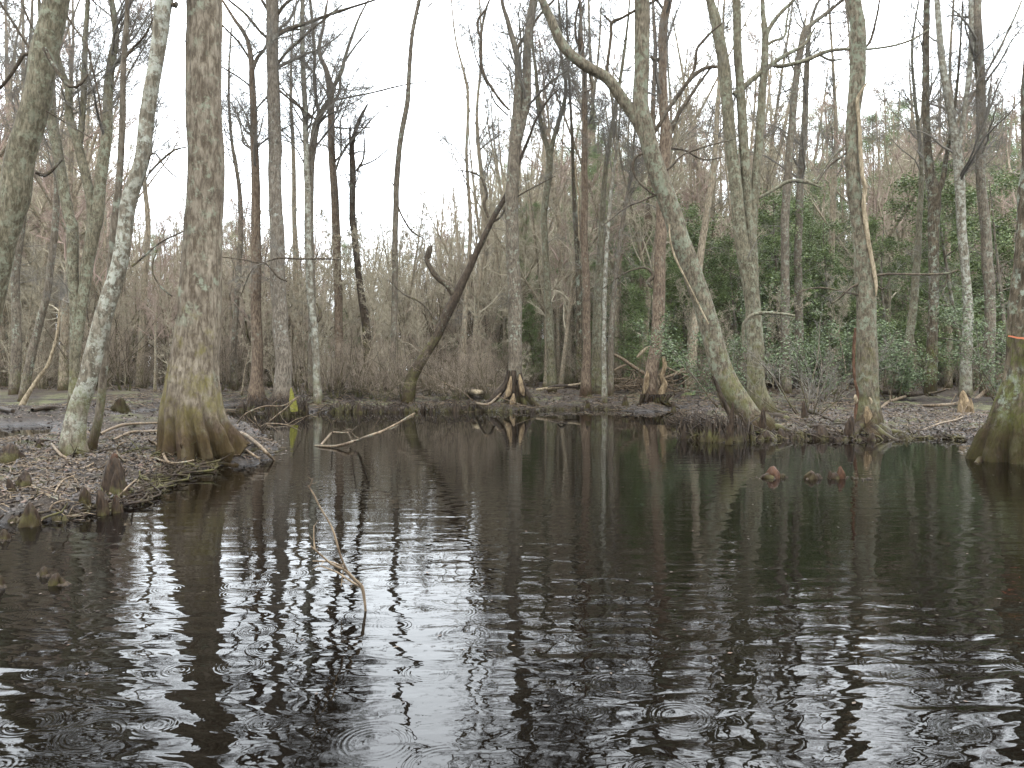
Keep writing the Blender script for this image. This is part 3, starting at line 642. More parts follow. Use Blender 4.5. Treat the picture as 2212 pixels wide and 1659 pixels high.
tree('grey_tree', 'straight brown trunk on the far bank with a bare dead strip beside it',
     [[(1266, 846, 26), (1266, 820, 21), (1267, 765, 18), (1267, 640, 17), (1262, 519, 16), (1263, 375, 14), (1263, 250, 12), (1263, 156, 11), (1257, 100, 8), (1253, 0, 6)]],
     28, 'red', top=18, cb=330, S=14, lob=(4, .3, .25), dens=1.2, roots=3, low=3,
     extra=lambda root, base, d, rng: px_part('dead_strip', [(1252, 520, 5), (1250, 462, 4), (1251, 430, 4), (1246, 400, 6), (1244, 370, 5), (1242, 350, 2)], d + .2, 'deadwood', root, base, S=6),
     branches=[[(1256, 100, 7), (1246, 90, 6), (1243, 50, 5), (1252, 0, 4)], [(1262, 160, 5), (1254, 120, 7), (1252, 60, 6), (1262, 10, 5)]])
for args in [
    ('mossy_tree', 'thin olive mossy trunk touching the left side of the brown far-bank trunk', [[(1252, 830, 16), (1251, 671, 14), (1248, 560, 12), (1240, 430, 9), (1236, 300, 7), (1228, 150, 5), (1224, 0, 4)]], 31, 'mossy'),
    ('mossy_tree', 'mossy trunk touching the right side of the brown far-bank trunk', [[(1290, 842, 24), (1290, 703, 19), (1295, 578, 15), (1300, 484, 13), (1310, 350, 10), (1335, 200, 8), (1350, 100, 6), (1360, 0, 4)]], 29, 'greenish'),
    ('young_tree', 'thin pale green-footed stem standing in front of the fallen branch pile', [[(1306, 858, 14), (1306, 820, 11), (1305, 755, 10), (1306, 650, 9), (1312, 520, 8), (1322, 400, 7), (1335, 300, 5), (1342, 200, 3)]], 26.5, 'birch'),
    ('young_tree', 'thin grey stem right of the pale green-footed one by the branch pile', [[(1318, 846, 14), (1321, 703, 12), (1330, 600, 10), (1345, 480, 9), (1362, 380, 7), (1372, 280, 5), (1380, 200, 3)]], 28, 'grey'),
    ('grey_tree', 'tall straight trunk rising behind the fallen branch pile', [[(1391, 815, 24), (1391, 750, 21), (1393, 578, 19), (1400, 470, 17), (1408, 350, 13), (1412, 200, 10), (1415, 100, 8), (1410, 0, 6)]], 35, 'red'),
    ('pale_tree', 'pale forked trunk standing between two dark trunks left of the gnawed tree', [[(1036, 826, 30), (1038, 780, 26), (1040, 700, 22), (1042, 600, 18), (1048, 480, 14), (1040, 380, 10), (1030, 250, 7), (1040, 120, 5), (1036, 0, 3)]], 38, 'back'),
    ('grey_tree', 'grey trunk with speckled bark leaning a little right of the leaning big tree base', [[(1491, 836, 26), (1496, 765, 22), (1502, 690, 18), (1512, 560, 16), (1530, 440, 15), (1545, 330, 12), (1552, 200, 9), (1560, 90, 6), (1565, 0, 4)]], 30, 'back'),
    ('young_tree', 'thin speckled grey stem left of the trunk with the mossy green foot', [[(1458, 800, 16), (1457, 740, 13), (1456, 640, 11), (1452, 500, 10), (1446, 380, 8), (1450, 250, 6), (1440, 100, 4), (1436, 0, 3)]], 36, 'birch'),
    ('grey_tree', 'trunk with vertical stem left of the tall bark-stripped tree', [[(1735, 838, 24), (1727, 740, 18), (1725, 620, 17), (1725, 500, 16), (1730, 375, 15), (1737, 281, 14), (1743, 156, 12), (1748, 70, 8), (1760, 20, 6), (1770, 0, 5)]], 31, 'grey'),
    ('forked_tree', 'tall trunk with broken fork and slanting limbs left of the bark-stripped tree', [[(1700, 836, 22), (1697, 700, 19), (1696, 560, 18), (1696, 469, 18), (1705, 344, 16), (1712, 250, 15), (1721, 156, 15), (1737, 72, 15), (1750, 55, 10), (1790, 25, 8), (1820, 0, 6)]], 29, 'grey'),
    ('mossy_tree', 'mossy trunk with a swollen fork halfway up, right of the bark-stripped tree', [[(2008, 840, 30), (2009, 828, 25), (2012, 765, 22), (2017, 640, 20), (2018, 500, 22), (2018, 415, 27), (2008, 375, 19), (2002, 281, 15), (1999, 156, 14), (2002, 0, 12)], [(2022, 420, 16), (2036, 390, 12), (2044, 340, 10), (2060, 250, 7), (2072, 130, 5), (2080, 0, 3)]], 27.5, 'mossy'),
    ('leaning_tree', 'pale green trunk leaning slightly right on the right bank', [[(1953, 836, 24), (1956, 800, 19), (1959, 765, 18), (1971, 671, 17), (1980, 578, 15), (1986, 480, 12), (1990, 350, 9), (1975, 200, 6), (1970, 100, 5), (1985, 0, 3)]], 29, 'greenish'),
    ('speckled_tree', 'pale speckled trunk left neighbour of the right-hand kinked trunk', [[(2085, 842, 30), (2086, 820, 24), (2088, 765, 22), (2091, 671, 19), (2085, 578, 17), (2078, 500, 18), (2074, 406, 20), (2065, 312, 18), (2049, 219, 16), (2033, 109, 13), (2024, 0, 11)], [(2068, 335, 10), (2077, 281, 10), (2090, 188, 11), (2099, 94, 12), (2099, 0, 12)]], 27, 'birch'),
    ('kinked_tree', 'tall grey trunk with a slight kink, last full trunk before the right edge tree', [[(2133, 840, 30), (2135, 796, 24), (2138, 703, 21), (2139, 640, 21), (2134, 578, 22), (2130, 500, 20), (2118, 375, 18), (2121, 250, 19), (2115, 125, 19), (2108, 0, 20)]], 27, 'grey'),
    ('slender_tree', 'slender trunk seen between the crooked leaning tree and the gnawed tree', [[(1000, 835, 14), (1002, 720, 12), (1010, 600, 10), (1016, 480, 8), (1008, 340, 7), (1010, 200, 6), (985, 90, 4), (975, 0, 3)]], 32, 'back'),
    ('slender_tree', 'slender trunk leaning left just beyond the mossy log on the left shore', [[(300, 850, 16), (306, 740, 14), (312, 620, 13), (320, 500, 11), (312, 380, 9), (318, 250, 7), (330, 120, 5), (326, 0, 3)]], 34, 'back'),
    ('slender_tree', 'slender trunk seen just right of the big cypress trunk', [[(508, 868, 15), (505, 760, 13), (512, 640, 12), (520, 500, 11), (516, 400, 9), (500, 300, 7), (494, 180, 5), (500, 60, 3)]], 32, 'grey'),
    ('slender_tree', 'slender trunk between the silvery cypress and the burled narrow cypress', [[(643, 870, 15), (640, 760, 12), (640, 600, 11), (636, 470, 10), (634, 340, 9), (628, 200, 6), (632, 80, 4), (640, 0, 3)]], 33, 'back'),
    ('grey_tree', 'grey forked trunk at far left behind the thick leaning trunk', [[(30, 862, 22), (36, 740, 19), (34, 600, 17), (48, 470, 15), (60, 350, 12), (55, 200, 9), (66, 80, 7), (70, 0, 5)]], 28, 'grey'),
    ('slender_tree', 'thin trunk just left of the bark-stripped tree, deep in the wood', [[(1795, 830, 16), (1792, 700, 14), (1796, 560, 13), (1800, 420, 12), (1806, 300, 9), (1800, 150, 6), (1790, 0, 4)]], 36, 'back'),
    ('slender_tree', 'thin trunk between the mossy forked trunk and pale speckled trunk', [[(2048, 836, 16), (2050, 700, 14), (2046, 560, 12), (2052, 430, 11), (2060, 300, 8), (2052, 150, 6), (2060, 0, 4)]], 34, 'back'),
]:
    k_, lb, st, d_, mt = args
    tree(k_, lb, st, d_, mt, top=P(0, 0, d_)[2] + 4, cb=430 if d_ > 24 else 300, S=12, dens=1.15 if len(st) == 1 else .6, roots=2 if d_ < 32 else 0, low=4, tmat='twig')

# --- tree with gnawed foot and roots at the water
def rooty(root, base, d, rng):
    px_part('bark_flap', [(1432, 770, 8), (1436, 790, 11), (1430, 815, 10), (1436, 830, 12), (1428, 850, 14), (1432, 868, 14), (1440, 882, 8)], d - .2, 'chewed', root, base, S=8, rough=.25)
    px_part('gnawed_wood', [(1398, 800, 3), (1398, 815, 12), (1396, 835, 12), (1392, 850, 4)], d - .28, 'chewed', root, base, S=8)
    for k in range(12):
        x = 1385 + k * 6; a = [(x + rng.uniform(-3, 3), 852, 7), (x + rng.uniform(-7, 7) - 4, 868, 6), (x + rng.uniform(-14, 14) + (k - 5) * 3, 882, 4), (x + rng.uniform(-18, 18) + (k - 5) * 5, 893, 3)]
        px_part('root', a, d - .3 - rng.uniform(0, .3), 'root', root, base, S=6, step=.08)
tree('rooty_tree', 'brown trunk with gnawed foot and tangled roots at the edge of the far shore',
     [[(1408, 880, 46), (1404, 855, 34), (1405, 830, 30), (1410, 796, 28), (1419, 734, 28), (1424, 640, 26), (1426, 560, 24), (1428, 484, 24), (1432, 380, 26), (1438, 300, 27), (1439, 281, 26), (1434, 250, 20), (1432, 156, 18), (1433, 62, 20), (1443, 0, 18)]],
     25.4, 'red', top=20, cb=300, S=18, lob=(5, .45, .22), dens=1.2, roots=5, low=3, extra=rooty, bmat='limb',
     branches=[[(1442, 300, 12), (1455, 270, 11), (1470, 240, 9), (1500, 195, 7), (1540, 140, 5)], [(1425, 130, 8), (1412, 128, 9), (1405, 122, 6)],
               [(1447, 320, 6), (1480, 325, 5), (1520, 345, 4), (1560, 340, 3)], [(1410, 622, 6), (1400, 610, 9), (1413, 596, 10), (1405, 585, 6), (1390, 578, 4), (1350, 590, 3), (1300, 625, 2)]])
# --- big leaning tree on the right shore
def hollow(root, base, d, rng):
    px_part('hollow_edge', [(1540, 812, 5), (1556, 850, 9), (1572, 885, 12), (1590, 925, 14), (1596, 950, 10)], d - .24, 'wetlog', root, base, S=10, step=.06, rough=.2)
    px_part('vine', [(1446, 484, 4), (1448, 520, 4), (1460, 560, 5), (1480, 600, 4), (1500, 640, 4), (1530, 700, 4)], d - .32, 'deadwood', root, base, S=6)
tree('leaning_tree', 'big trunk leaning left from the right shore with a long arching limb overhead',
     [[(1625, 940, 86), (1612, 912, 68), (1601, 888, 58), (1584, 855, 52), (1568, 822, 48), (1548, 765, 44), (1522, 671, 42), (1493, 578, 42), (1464, 505, 40), (1444, 437, 40), (1421, 375, 38), (1401, 312, 37), (1387, 266, 37), (1381, 219, 33), (1385, 156, 31), (1389, 62, 32), (1387, 0, 33)],
      [(1398, 300, 30), (1376, 256, 27), (1349, 219, 25), (1312, 170, 24), (1268, 144, 23), (1231, 116, 22), (1209, 87, 21), (1193, 47, 19), (1171, 0, 17)]],
     15.3, 'lean', top=15, cb=-40, S=26, step=.09, lob=(4, .5, .32), dens=.5, roots=5, rough=.09, extra=hollow, bmat='limb',
     rootpx=[[(1640, 905, 22), (1690, 915, 16), (1740, 925, 12), (1790, 930, 8), (1840, 938, 5)], [(1645, 895, 14), (1700, 890, 12), (1745, 900, 10), (1800, 918, 7), (1850, 925, 5)], [(1560, 880, 6), (1600, 900, 8), (1632, 880, 7)]],
     branches=[[(1312, 158, 8), (1312, 140, 7), (1316, 109, 7), (1321, 70, 7), (1321, 50, 9), (1345, 38, 6), (1368, 25, 6), (1418, 0, 5), (1450, -20, 4)],
               [(1321, 50, 5), (1312, 40, 4), (1300, 30, 2)],
               [(1408, 295, 9), (1425, 268, 9), (1443, 237, 9), (1474, 194, 9), (1490, 172, 9), (1506, 158, 9), (1524, 147, 8), (1548, 144, 7)],
               [(1490, 170, 6), (1500, 148, 6), (1503, 125, 7), (1506, 105, 6), (1520, 88, 7), (1538, 68, 6), (1560, 50, 3)],
               [(1405, 330, 4), (1378, 336, 5), (1368, 352, 6), (1370, 375, 5), (1385, 398, 5), (1412, 420, 5)],
               [(1418, 420, 5), (1385, 435, 4), (1350, 450, 4), (1300, 490, 2)],
               [(1430, 375, 5), (1452, 358, 5), (1475, 335, 4), (1530, 315, 4), (1590, 300, 2)],
               [(1272, 150, 5), (1275, 172, 5), (1280, 190, 4), (1262, 200, 3)],
               [(1210, 88, 6), (1190, 60, 5), (1180, 20, 3)]])
# --- triple stemmed tree behind it
tree('multi_stemmed_tree', 'three tall stems rising from one trunk behind the big leaning tree foot',
     [[(1650, 892, 62), (1643, 870, 44), (1634, 828, 38), (1632, 765, 35), (1627, 671, 33), (1617, 600, 34), (1605, 540, 30), (1596, 469, 28), (1587, 375, 26), (1579, 312, 25), (1571, 203, 25), (1562, 125, 25), (1546, 47, 23), (1534, 0, 17)],
      [(1626, 660, 26), (1624, 560, 24), (1616, 437, 21), (1609, 344, 20), (1603, 250, 20), (1597, 156, 18), (1594, 94, 18), (1591, 0, 17)],
      [(1622, 600, 20), (1624, 500, 20), (1631, 406, 19), (1641, 281, 18), (1650, 156, 16), (1653, 80, 14), (1648, 30, 10), (1648, 0, 9)]],
     20, 'greenish', top=18, cb=-20, S=20, lob=(5, .45, .4), dens=.55, roots=5, low=2, bmat='greenish',
     rootpx=[[(1668, 880, 14), (1700, 885, 10), (1740, 893, 8), (1790, 905, 5)]],
     branches=[[(1586, 205, 12), (1610, 185, 12), (1646, 156, 11), (1665, 142, 10), (1683, 128, 9), (1710, 112, 8), (1737, 97, 6), (1760, 60, 4)],
               [(1668, 140, 8), (1690, 143, 9), (1740, 131, 9), (1770, 118, 9), (1796, 109, 8), (1837, 106, 6), (1880, 106, 5), (1937, 97, 5), (1980, 81, 4), (2010, 60, 3)],
               [(1773, 120, 5), (1795, 130, 5), (1825, 127, 3)], [(1652, 82, 9), (1668, 52, 10), (1690, 25, 8), (1715, 0, 6), (1740, -30, 4)],
               [(1653, 100, 6), (1672, 88, 6), (1695, 78, 5), (1700, 40, 4), (1706, 10, 3)], [(1640, 428, 7), (1680, 405, 7), (1705, 392, 8), (1740, 393, 8), (1775, 405, 3)],
               [(1760, 395, 5), (1790, 350, 4), (1830, 310, 4), (1850, 290, 3)],
               [-1.5, (1605, 750, 4), (1606, 720, 8), (1608, 700, 9), (1622, 682, 8), (1650, 676, 7), (1690, 678, 6), (1716, 682, 5)]])
# --- bark stripped tree
def strip(root, base, d, rng):
    px_part('dead_vine', [(1872, 180, 4), (1862, 195, 6), (1852, 219, 9), (1856, 266, 8), (1858, 300, 8), (1859, 344, 9), (1862, 380, 9), (1868, 406, 10), (1866, 440, 10), (1869, 470, 10), (1874, 510, 9), (1880, 545, 9), (1888, 585, 9), (1893, 620, 7), (1892, 640, 3)], d - .17, 'deadwood', root, base, S=8, step=.06, rough=.25)
    px_part('bark_wound', [(1848, 708, 4), (1846, 730, 7), (1844, 775, 7), (1846, 820, 6), (1852, 850, 7), (1848, 885, 8), (1846, 905, 4)], d - .16, 'wound', root, base, S=8, step=.06, rough=.25)
    px_part('gnawed_wood', [(1848, 852, 3), (1848, 858, 8), (1850, 866, 8), (1848, 872, 3)], d - .22, 'deadwood', root, base, S=7, step=.03)
    px_part('gnawed_wood', [(1878, 858, 2), (1880, 862, 6), (1882, 868, 6), (1882, 873, 2)], d - .27, 'deadwood', root, base, S=7, step=.03)
    px_part('gnawed_wood', [(1872, 878, 6), (1875, 895, 17), (1876, 912, 14), (1874, 925, 5)], d - .20, 'chewed', root, base, S=8, step=.04, rough=.3)
tree('stripped_tree', 'tall trunk with a pale dead strip of wood down its right side by the water',
     [[(1872, 940, 92), (1872, 922, 66), (1874, 890, 54), (1876, 862, 44), (1876, 843, 46), (1875, 796, 44), (1873, 703, 38), (1872, 640, 38), (1870, 600, 40), (1862, 530, 33), (1855, 480, 31), (1844, 406, 30), (1841, 312, 28), (1844, 240, 28), (1852, 165, 33), (1852, 62, 31), (1844, 0, 30)]],
     15.2, 'lean', top=17, cb=-60, S=26, step=.07, lob=(5, .5, .25), dens=.5, roots=7, rough=.1, extra=strip,
     branches=[[(1894, 595, 6), (1927, 592, 5), (2005, 593, 5), (2049, 590, 5), (2071, 582, 3)], [(2049, 590, 4), (2045, 605, 3), (2035, 640, 2)],
               [(1893, 615, 4), (1905, 625, 4), (1915, 620, 3), (1923, 600, 2)], [(1865, 612, 6), (1840, 620, 5), (1812, 645, 4), (1800, 655, 2)],
               [(1862, 110, 6), (1880, 88, 6), (1893, 40, 5), (1900, 0, 4)], [(1842, 310, 5), (1828, 330, 5), (1790, 360, 4), (1765, 395, 3)],
               [.0, (1868, 640, 5), (1820, 630, 4), (1780, 622, 4), (1740, 626, 3), (1690, 650, 2)]])
# --- right edge mossy tree
def tape(root, base, d, rng):
    pass
RE = tree('moss_covered_tree', 'thick trunk covered in bright green moss with flared foot at right edge',
     [[(2198, 992, 150), (2200, 975, 142), (2203, 955, 135), (2207, 930, 126), (2213, 890, 113), (2221, 850, 104), (2227, 800, 95), (2230, 700, 92), (2232, 620, 84), (2238, 520, 76), (2243, 400, 72), (2248, 200, 68), (2250, 0, 64)]],
     11.2, 'mossy', top=16, cb=-100, lob=(7, .5, .5), S=64, step=.05, rough=.14, roots=0, dens=.6,
     rootpx=[[(2150, 962, 26), (2128, 975, 18), (2108, 986, 10)]])
# orange marker tied to it
q0 = P(2178, 726, 10.75); q1 = P(2216, 732, 10.7)
mb = MB()
V, Fq = [], []
for k in range(9):
    t = k / 8; c = np.array(q0) * (1 - t) + np.array(q1) * t; hw = .010 + .005 * t; c = c + np.array([0, .006 * math.sin(t * 7), .004 * math.sin(t * 9)])
    for a, b_ in ((-1, 0), (1, 0), (1, 1), (-1, 1)): V.append(c + np.array([0, b_ * .006, a * hw]))
for k in range(8):
    for s in range(4): Fq.append([k * 4 + s, k * 4 + (s + 1) % 4, k * 4 + 4 + (s + 1) % 4, k * 4 + 4 + s])
mesh_obj('marker_ribbon', V - q0, np.array(Fq), M['orange'], smooth=False, loc=q0)
tag(bpy.data.objects['marker_ribbon'], 'orange marker ribbon tied round the mossy right edge trunk', 'ribbon')

# ------------------------------------------------------------------ background wood
def variant(seed, H, r, cb, dens, lean=.05, up=.25, forks=1, s_l=.30, lev4=4, K0=14, S=8):
    rng = np.random.default_rng(seed); tr = MB(); tw = MB(); stems = []
    def stem(p, d, L, r0, r1, n=K0):
        pts = [p]; q = np.array(p, float); d = np.array(d, float)
        for k in range(n - 1):
            d = d + rng.normal(0, .035, 3); d[2] += .02; d /= np.linalg.norm(d); q = q + d * L / (n - 1); pts.append(q.copy())
        return np.array(pts), np.linspace(r0, r1, n)
    a = rng.normal(0, lean, 2); Pm, Rm = stem((0, 0, -.3), (a[0], a[1], 1), H, r, r * .16)
    Rm[0] = r * 1.5; Rm[1] = r * 1.05
    stems.append((Pm, Rm))
    for f in range(forks):
        i = rng.integers(int(K0 * .3), int(K0 * .6)); dd = rng.normal(0, .35, 2); p = Pm[i]
        q, rr = stem(p, (dd[0], dd[1], 1), H - p[2], Rm[i] * .75, r * .12); stems.append((q, rr))
    for q, rr in stems: tr.tubes(q[None], rr[None], S)
    for q, rr in stems:
        k0 = int(cb * (K0 - 1)) if q is Pm or True else 0; k0 = min(max(k0 if q[0][2] < .5 else 1, 0), K0 - 4)
        a = spawn(q[k0:][None], rr[k0:][None], max(4, int(dens * 12)), 0, 1, .8, s_l, .45, 7, .15, up, rng, lmin=.6, labs=H * .55, fall=.5)
        b = spawn(*a, 7, .15, 1, .75, .45, .5, 5, .2, up * .6, rng, minr=.008)
        c = spawn(*b, 6, .15, 1, .7, .5, .6, 4, .24, .08, rng, minr=.007)
        tw.tubes(*a, 4); tw.tubes(*b, 3); tw.tubes(*c, 3)
        if lev4: e = spawn(*c, lev4, .1, 1, .7, .6, .8, 3, .25, .05, rng, minr=.0065); tw.tubes(*e, 3)
    return tr, tw
PROTO = {}
def store(key, tr, tw, tmat, cmat, twname='crown'):
    a = tr.build('trunk', M[tmat]); b = tw.build(twname, M[cmat]); COL.objects.unlink(a); COL.objects.unlink(b)
    PROTO[key] = (a.data, b.data, twname); bpy.data.objects.remove(a); bpy.data.objects.remove(b)
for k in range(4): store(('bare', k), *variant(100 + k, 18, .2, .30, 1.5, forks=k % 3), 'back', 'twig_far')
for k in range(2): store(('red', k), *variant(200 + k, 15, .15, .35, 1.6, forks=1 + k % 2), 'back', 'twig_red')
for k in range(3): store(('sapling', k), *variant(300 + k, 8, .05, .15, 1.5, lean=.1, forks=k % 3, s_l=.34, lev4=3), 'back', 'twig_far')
# shrubs: many thin stems from one foot
def shrub(seed, H, n, spread, r=.018):
    rng = np.random.default_rng(seed); tr = MB(); tw = MB()
    K = 8; a = rng.uniform(0, 6.28, n); sp = rng.uniform(.1, spread, n); d = np.stack([np.cos(a) * sp, np.sin(a) * sp, np.ones(n)], 1); d /= np.linalg.norm(d, axis=1, keepdims=True)
    p = np.stack([np.cos(a) * .15, np.sin(a) * .15, np.full(n, -.1)], 1); Pn = np.empty((n, K, 3)); Pn[:, 0] = p; L = H * rng.uniform(.6, 1.1, n)
    for k in range(1, K):
        d = d + rng.normal(0, .12, d.shape); d /= np.linalg.norm(d, axis=1, keepdims=True); p = p + d * (L / (K - 1))[:, None]; Pn[:, k] = p
    Rn = r * np.linspace(1, .3, K)[None] * rng.uniform(.6, 1.3, n)[:, None]; tr.tubes(Pn, Rn, 4)
    b = spawn(Pn, Rn, 8, .15, 1, .7, .38, .55, 5, .22, .12, rng, minr=.005); c = spawn(*b, 5, .1, 1, .7, .5, .65, 4, .25, .05, rng, minr=.004); e = spawn(*c, 3, .1, 1, .8, .5, .7, 3, .3, 0, rng, minr=.0035)
    tw.tubes(*b, 3); tw.tubes(*c, 3); tw.tubes(*e, 3)
    return tr, tw, c
for k in range(3):
    tr, tw, _ = shrub(400 + k, 2.4 + k * .5, 13, .6); store(('shrub', k), tr, tw, 'limb', 'twig_mid', 'twigs')
def leaves(mb, pts, rng, n, size, spread, aspect=.5, droop=0.):
    idx = rng.integers(0, len(pts), n); c = pts[idx] + rng.normal(0, spread, (n, 3))
    u = rng.normal(size=(n, 3)); u[:, 2] *= .4; u[:, 2] -= droop; u /= np.linalg.norm(u, axis=1, keepdims=True)
    v = rng.normal(size=(n, 3)); v -= u * (u * v).sum(1, keepdims=True); v /= np.linalg.norm(v, axis=1, keepdims=True)
    s = size * rng.uniform(.6, 1.4, n)[:, None]
    V = np.stack([c, c + u * s * .5 + v * s * aspect * .5, c + u * s, c + u * s * .5 - v * s * aspect * .5], 1).reshape(-1, 3)
    mb.add(V, (np.arange(n) * 4)[:, None] + np.arange(4)[None])
def evergreen(seed, H, nleaf, size):
    rng = np.random.default_rng(seed); tr = MB(); K = 10
    d = np.array([rng.normal(0, .06), rng.normal(0, .06), 1]); p = np.array([0, 0, -.2]); pts = [p]
    for k in range(K - 1): d = d + rng.normal(0, .05, 3); d /= np.linalg.norm(d); p = p + d * H / (K - 1); pts.append(p)
    Pm = np.array(pts)[None]; Rm = np.linspace(H * .012, H * .002, K)[None]; tr.tubes(Pm, Rm, 7)
    a = spawn(Pm, Rm, 38, .12, .98, 1.25, .33, .4, 6, .12, .03, rng, fall=.6, lmin=.3); b = spawn(*a, 7, .25, 1, .8, .4, .5, 4, .2, 0, rng, minr=.004)
    tr.tubes(*a, 4); tr.tubes(*b, 3)
    lf = MB(); leaves(lf, b[0][:, 1:].reshape(-1, 3), rng, nleaf, size, .09)
    return tr, lf
for k in range(4): store(('holly', k), *evergreen(500 + k, 6, 14000, .062), 'grey', 'holly', 'foliage')
def pine(seed, H, t0=.45, sp=.17):
    rng = np.random.default_rng(seed); tr = MB(); K = 12; d = np.array([rng.normal(0, .02), rng.normal(0, .02), 1]); p = np.array([0, 0, -.2]); pts = [p]
    for k in range(K - 1): d = d + rng.normal(0, .012, 3); d /= np.linalg.norm(d); p = p + d * H / (K - 1); pts.append(p)
    Pm = np.array(pts)[None]; Rm = np.linspace(H * .009, H * .002, K)[None]; tr.tubes(Pm, Rm, 7)
    a = spawn(Pm, Rm, 46, t0, .99, 1.35, sp, .4, 6, .14, .04, rng, fall=.55, lmin=.5); b = spawn(*a, 6, .35, 1, .8, .38, .5, 4, .2, .05, rng, minr=.006)
    tr.tubes(*a, 4); tr.tubes(*b, 3)
    lf = MB(); leaves(lf, b[0][:, 2:].reshape(-1, 3), rng, 24000, .13, .16, .16, .15)
    return tr, lf
for k in range(4): store(('pine', k), *pine(600 + k, 18, (.5, .35, .18, .1)[k], (.16, .17, .2, .2)[k]), 'back', 'pine', 'foliage')

SKYX = [-400, 0, 250, 280, 400, 470, 560, 620, 850, 940, 1010, 1100, 1300, 1500, 1700, 1900, 2212, 2700]
SKYY = [190, 190, 200, 420, 440, 430, 470, 500, 510, 450, 370, 310, 270, 260, 240, 220, 200, 200]
HT = {'bare': 18, 'red': 15, 'sapling': 8, 'shrub': 2.8, 'holly': 6, 'pine': 18}
NAMES = {'bare': 'bare_tree', 'red': 'budding_tree', 'sapling': 'sapling', 'shrub': 'shrub', 'holly': 'holly_tree', 'pine': 'pine_tree'}
def place(kind, x, y, scale, label, group, cat='tree', sx=None):
    nv = max(k[1] for k in PROTO if k[0] == kind) + 1
    a, b, twn = PROTO[(kind, random.randrange(nv))]
    e = thing(NAMES[kind], label, cat, (x, y, gz(x, y)), group); e.rotation_euler = (0, 0, random.uniform(0, 6.28)); s = scale
    e.scale = (sx or s, sx or s, s)
    o = bpy.data.objects.new('trunk' if kind != 'shrub' else 'stems', a); link(o, e)
    o = bpy.data.objects.new(twn, b); link(o, e)
    if twn in ('twigs',): o['kind'] = 'stuff'
    SCAT.append((e, kind, xpx(x, y), y)); return e
SCAT = []
def xpx(x, y): return CX + x / y * F
TAKEN = []
def fits(x, y, dm):
    for a, b in TAKEN:
        if (a - x) ** 2 + (b - y) ** 2 < dm * dm: return False
    TAKEN.append((x, y)); return True
cnt = {k: 0 for k in HT}
def scatter(kind, n, y0, y1, x0, x1, hmul, label, group, dm=1.2, cat='tree', smin=.3, smax=1.5, fixh=None):
    k = 0; t = 0
    while k < n and t < n * 40:
        t += 1; yy = math.sqrt(random.uniform(y0 * y0, y1 * y1)); px = random.uniform(x0, x1); xx = (px - CX) / F * yy
        if gz(xx, yy) < .03 or not fits(xx, yy, dm): continue
        if fixh: s = random.uniform(*fixh) / HT[kind]
        else:
            sy = np.interp(px, SKYX, SKYY); top = CAM_H + yy * (HOR - sy) / F; s = top * random.uniform(*hmul) / HT[kind]; s = min(max(s, smin), smax)
        place(kind, xx, yy, s, label, group, cat); k += 1
    cnt[kind] += k
scatter('bare', 75, 32, 66, -150, 900, (.7, 1.12), 'bare grey tree in the pale wood beyond the left shore', 'bare trees beyond the left shore')
scatter('red', 40, 30, 60, -150, 700, (.65, 1.05), 'bare tree with pinkish budding crown beyond the left shore', 'budding trees beyond the left shore')
scatter('bare', 120, 32, 75, 850, 2400, (.7, 1.15), 'bare grey tree in the wood beyond the far and right shore', 'bare trees beyond the far and right shore')
scatter('red', 44, 36, 70, 950, 2400, (.7, 1.1), 'bare tree with reddish budding crown in the wood behind the right bank', 'budding trees behind the right bank')
scatter('red', 4, 30, 44, -150, 200, (1.15, 1.5), 'tall tree with pinkish budding crown beyond the left shore', 'budding trees beyond the left shore', smax=1.6)
scatter('bare', 3, 30, 46, -150, 200, (1.15, 1.5), 'tall bare tree beyond the left shore', 'bare trees beyond the left shore', smax=1.6)
scatter('red', 7, 32, 50, 1000, 2300, (1.1, 1.4), 'tall tree with reddish budding crown behind the right bank', 'budding trees behind the right bank', smax=1.6)
scatter('bare', 8, 31, 50, 930, 2350, (1.1, 1.5), 'tall bare tree behind the far and right shore', 'bare trees beyond the far and right shore', smax=1.6)
scatter('pine', 110, 40, 85, 1120, 2350, (.5, 1.05), 'pine with thin straight trunk and dark green top behind the right bank', 'pines behind the right bank')
scatter('sapling', 90, 29, 52, -150, 1200, None, 'thin leafless sapling among the trees beyond the left and middle shore', 'saplings beyond the left and middle shore', dm=.8, cat='sapling', fixh=(4, 8.5))
scatter('sapling', 40, 30, 48, 1200, 2400, None, 'thin leafless sapling in the undergrowth behind the right bank', 'saplings behind the right bank', dm=.8, cat='sapling', fixh=(3.5, 7))
scatter('holly', 95, 30, 50, 1330, 2400, None, 'dark green holly in the undergrowth behind the right bank', 'hollies behind the right bank', dm=1.1, cat='holly', fixh=(3.5, 10))
scatter('holly', 24, 36, 55, 1080, 1340, None, 'dark green holly behind the middle of the far shore', 'hollies behind the far shore', dm=1.1, cat='holly', fixh=(2.5, 5.5))
scatter('holly', 22, 38, 60, 480, 1080, None, 'small dim green holly seen between trunks deep behind the far shore', 'small hollies deep behind the far shore', dm=1.1, cat='holly', fixh=(2.5, 5))
scatter('shrub', 26, 25.5, 29, 690, 1060, None, 'brown leafless shrub on the far shore round the crooked dark tree', 'shrubs round the crooked dark tree', dm=.45, cat='shrub', fixh=(1.2, 2.6))
scatter('shrub', 60, 29, 42, -150, 1100, None, 'leafless brown shrub on the ground beyond the left shore', 'shrubs beyond the left shore', dm=.6, cat='shrub', fixh=(1.5, 3.4))
scatter('shrub', 34, 28, 40, 1100, 2400, None, 'leafless brown shrub under the trees behind the right bank', 'shrubs behind the right bank', dm=.8, cat='shrub', fixh=(1., 2.6))
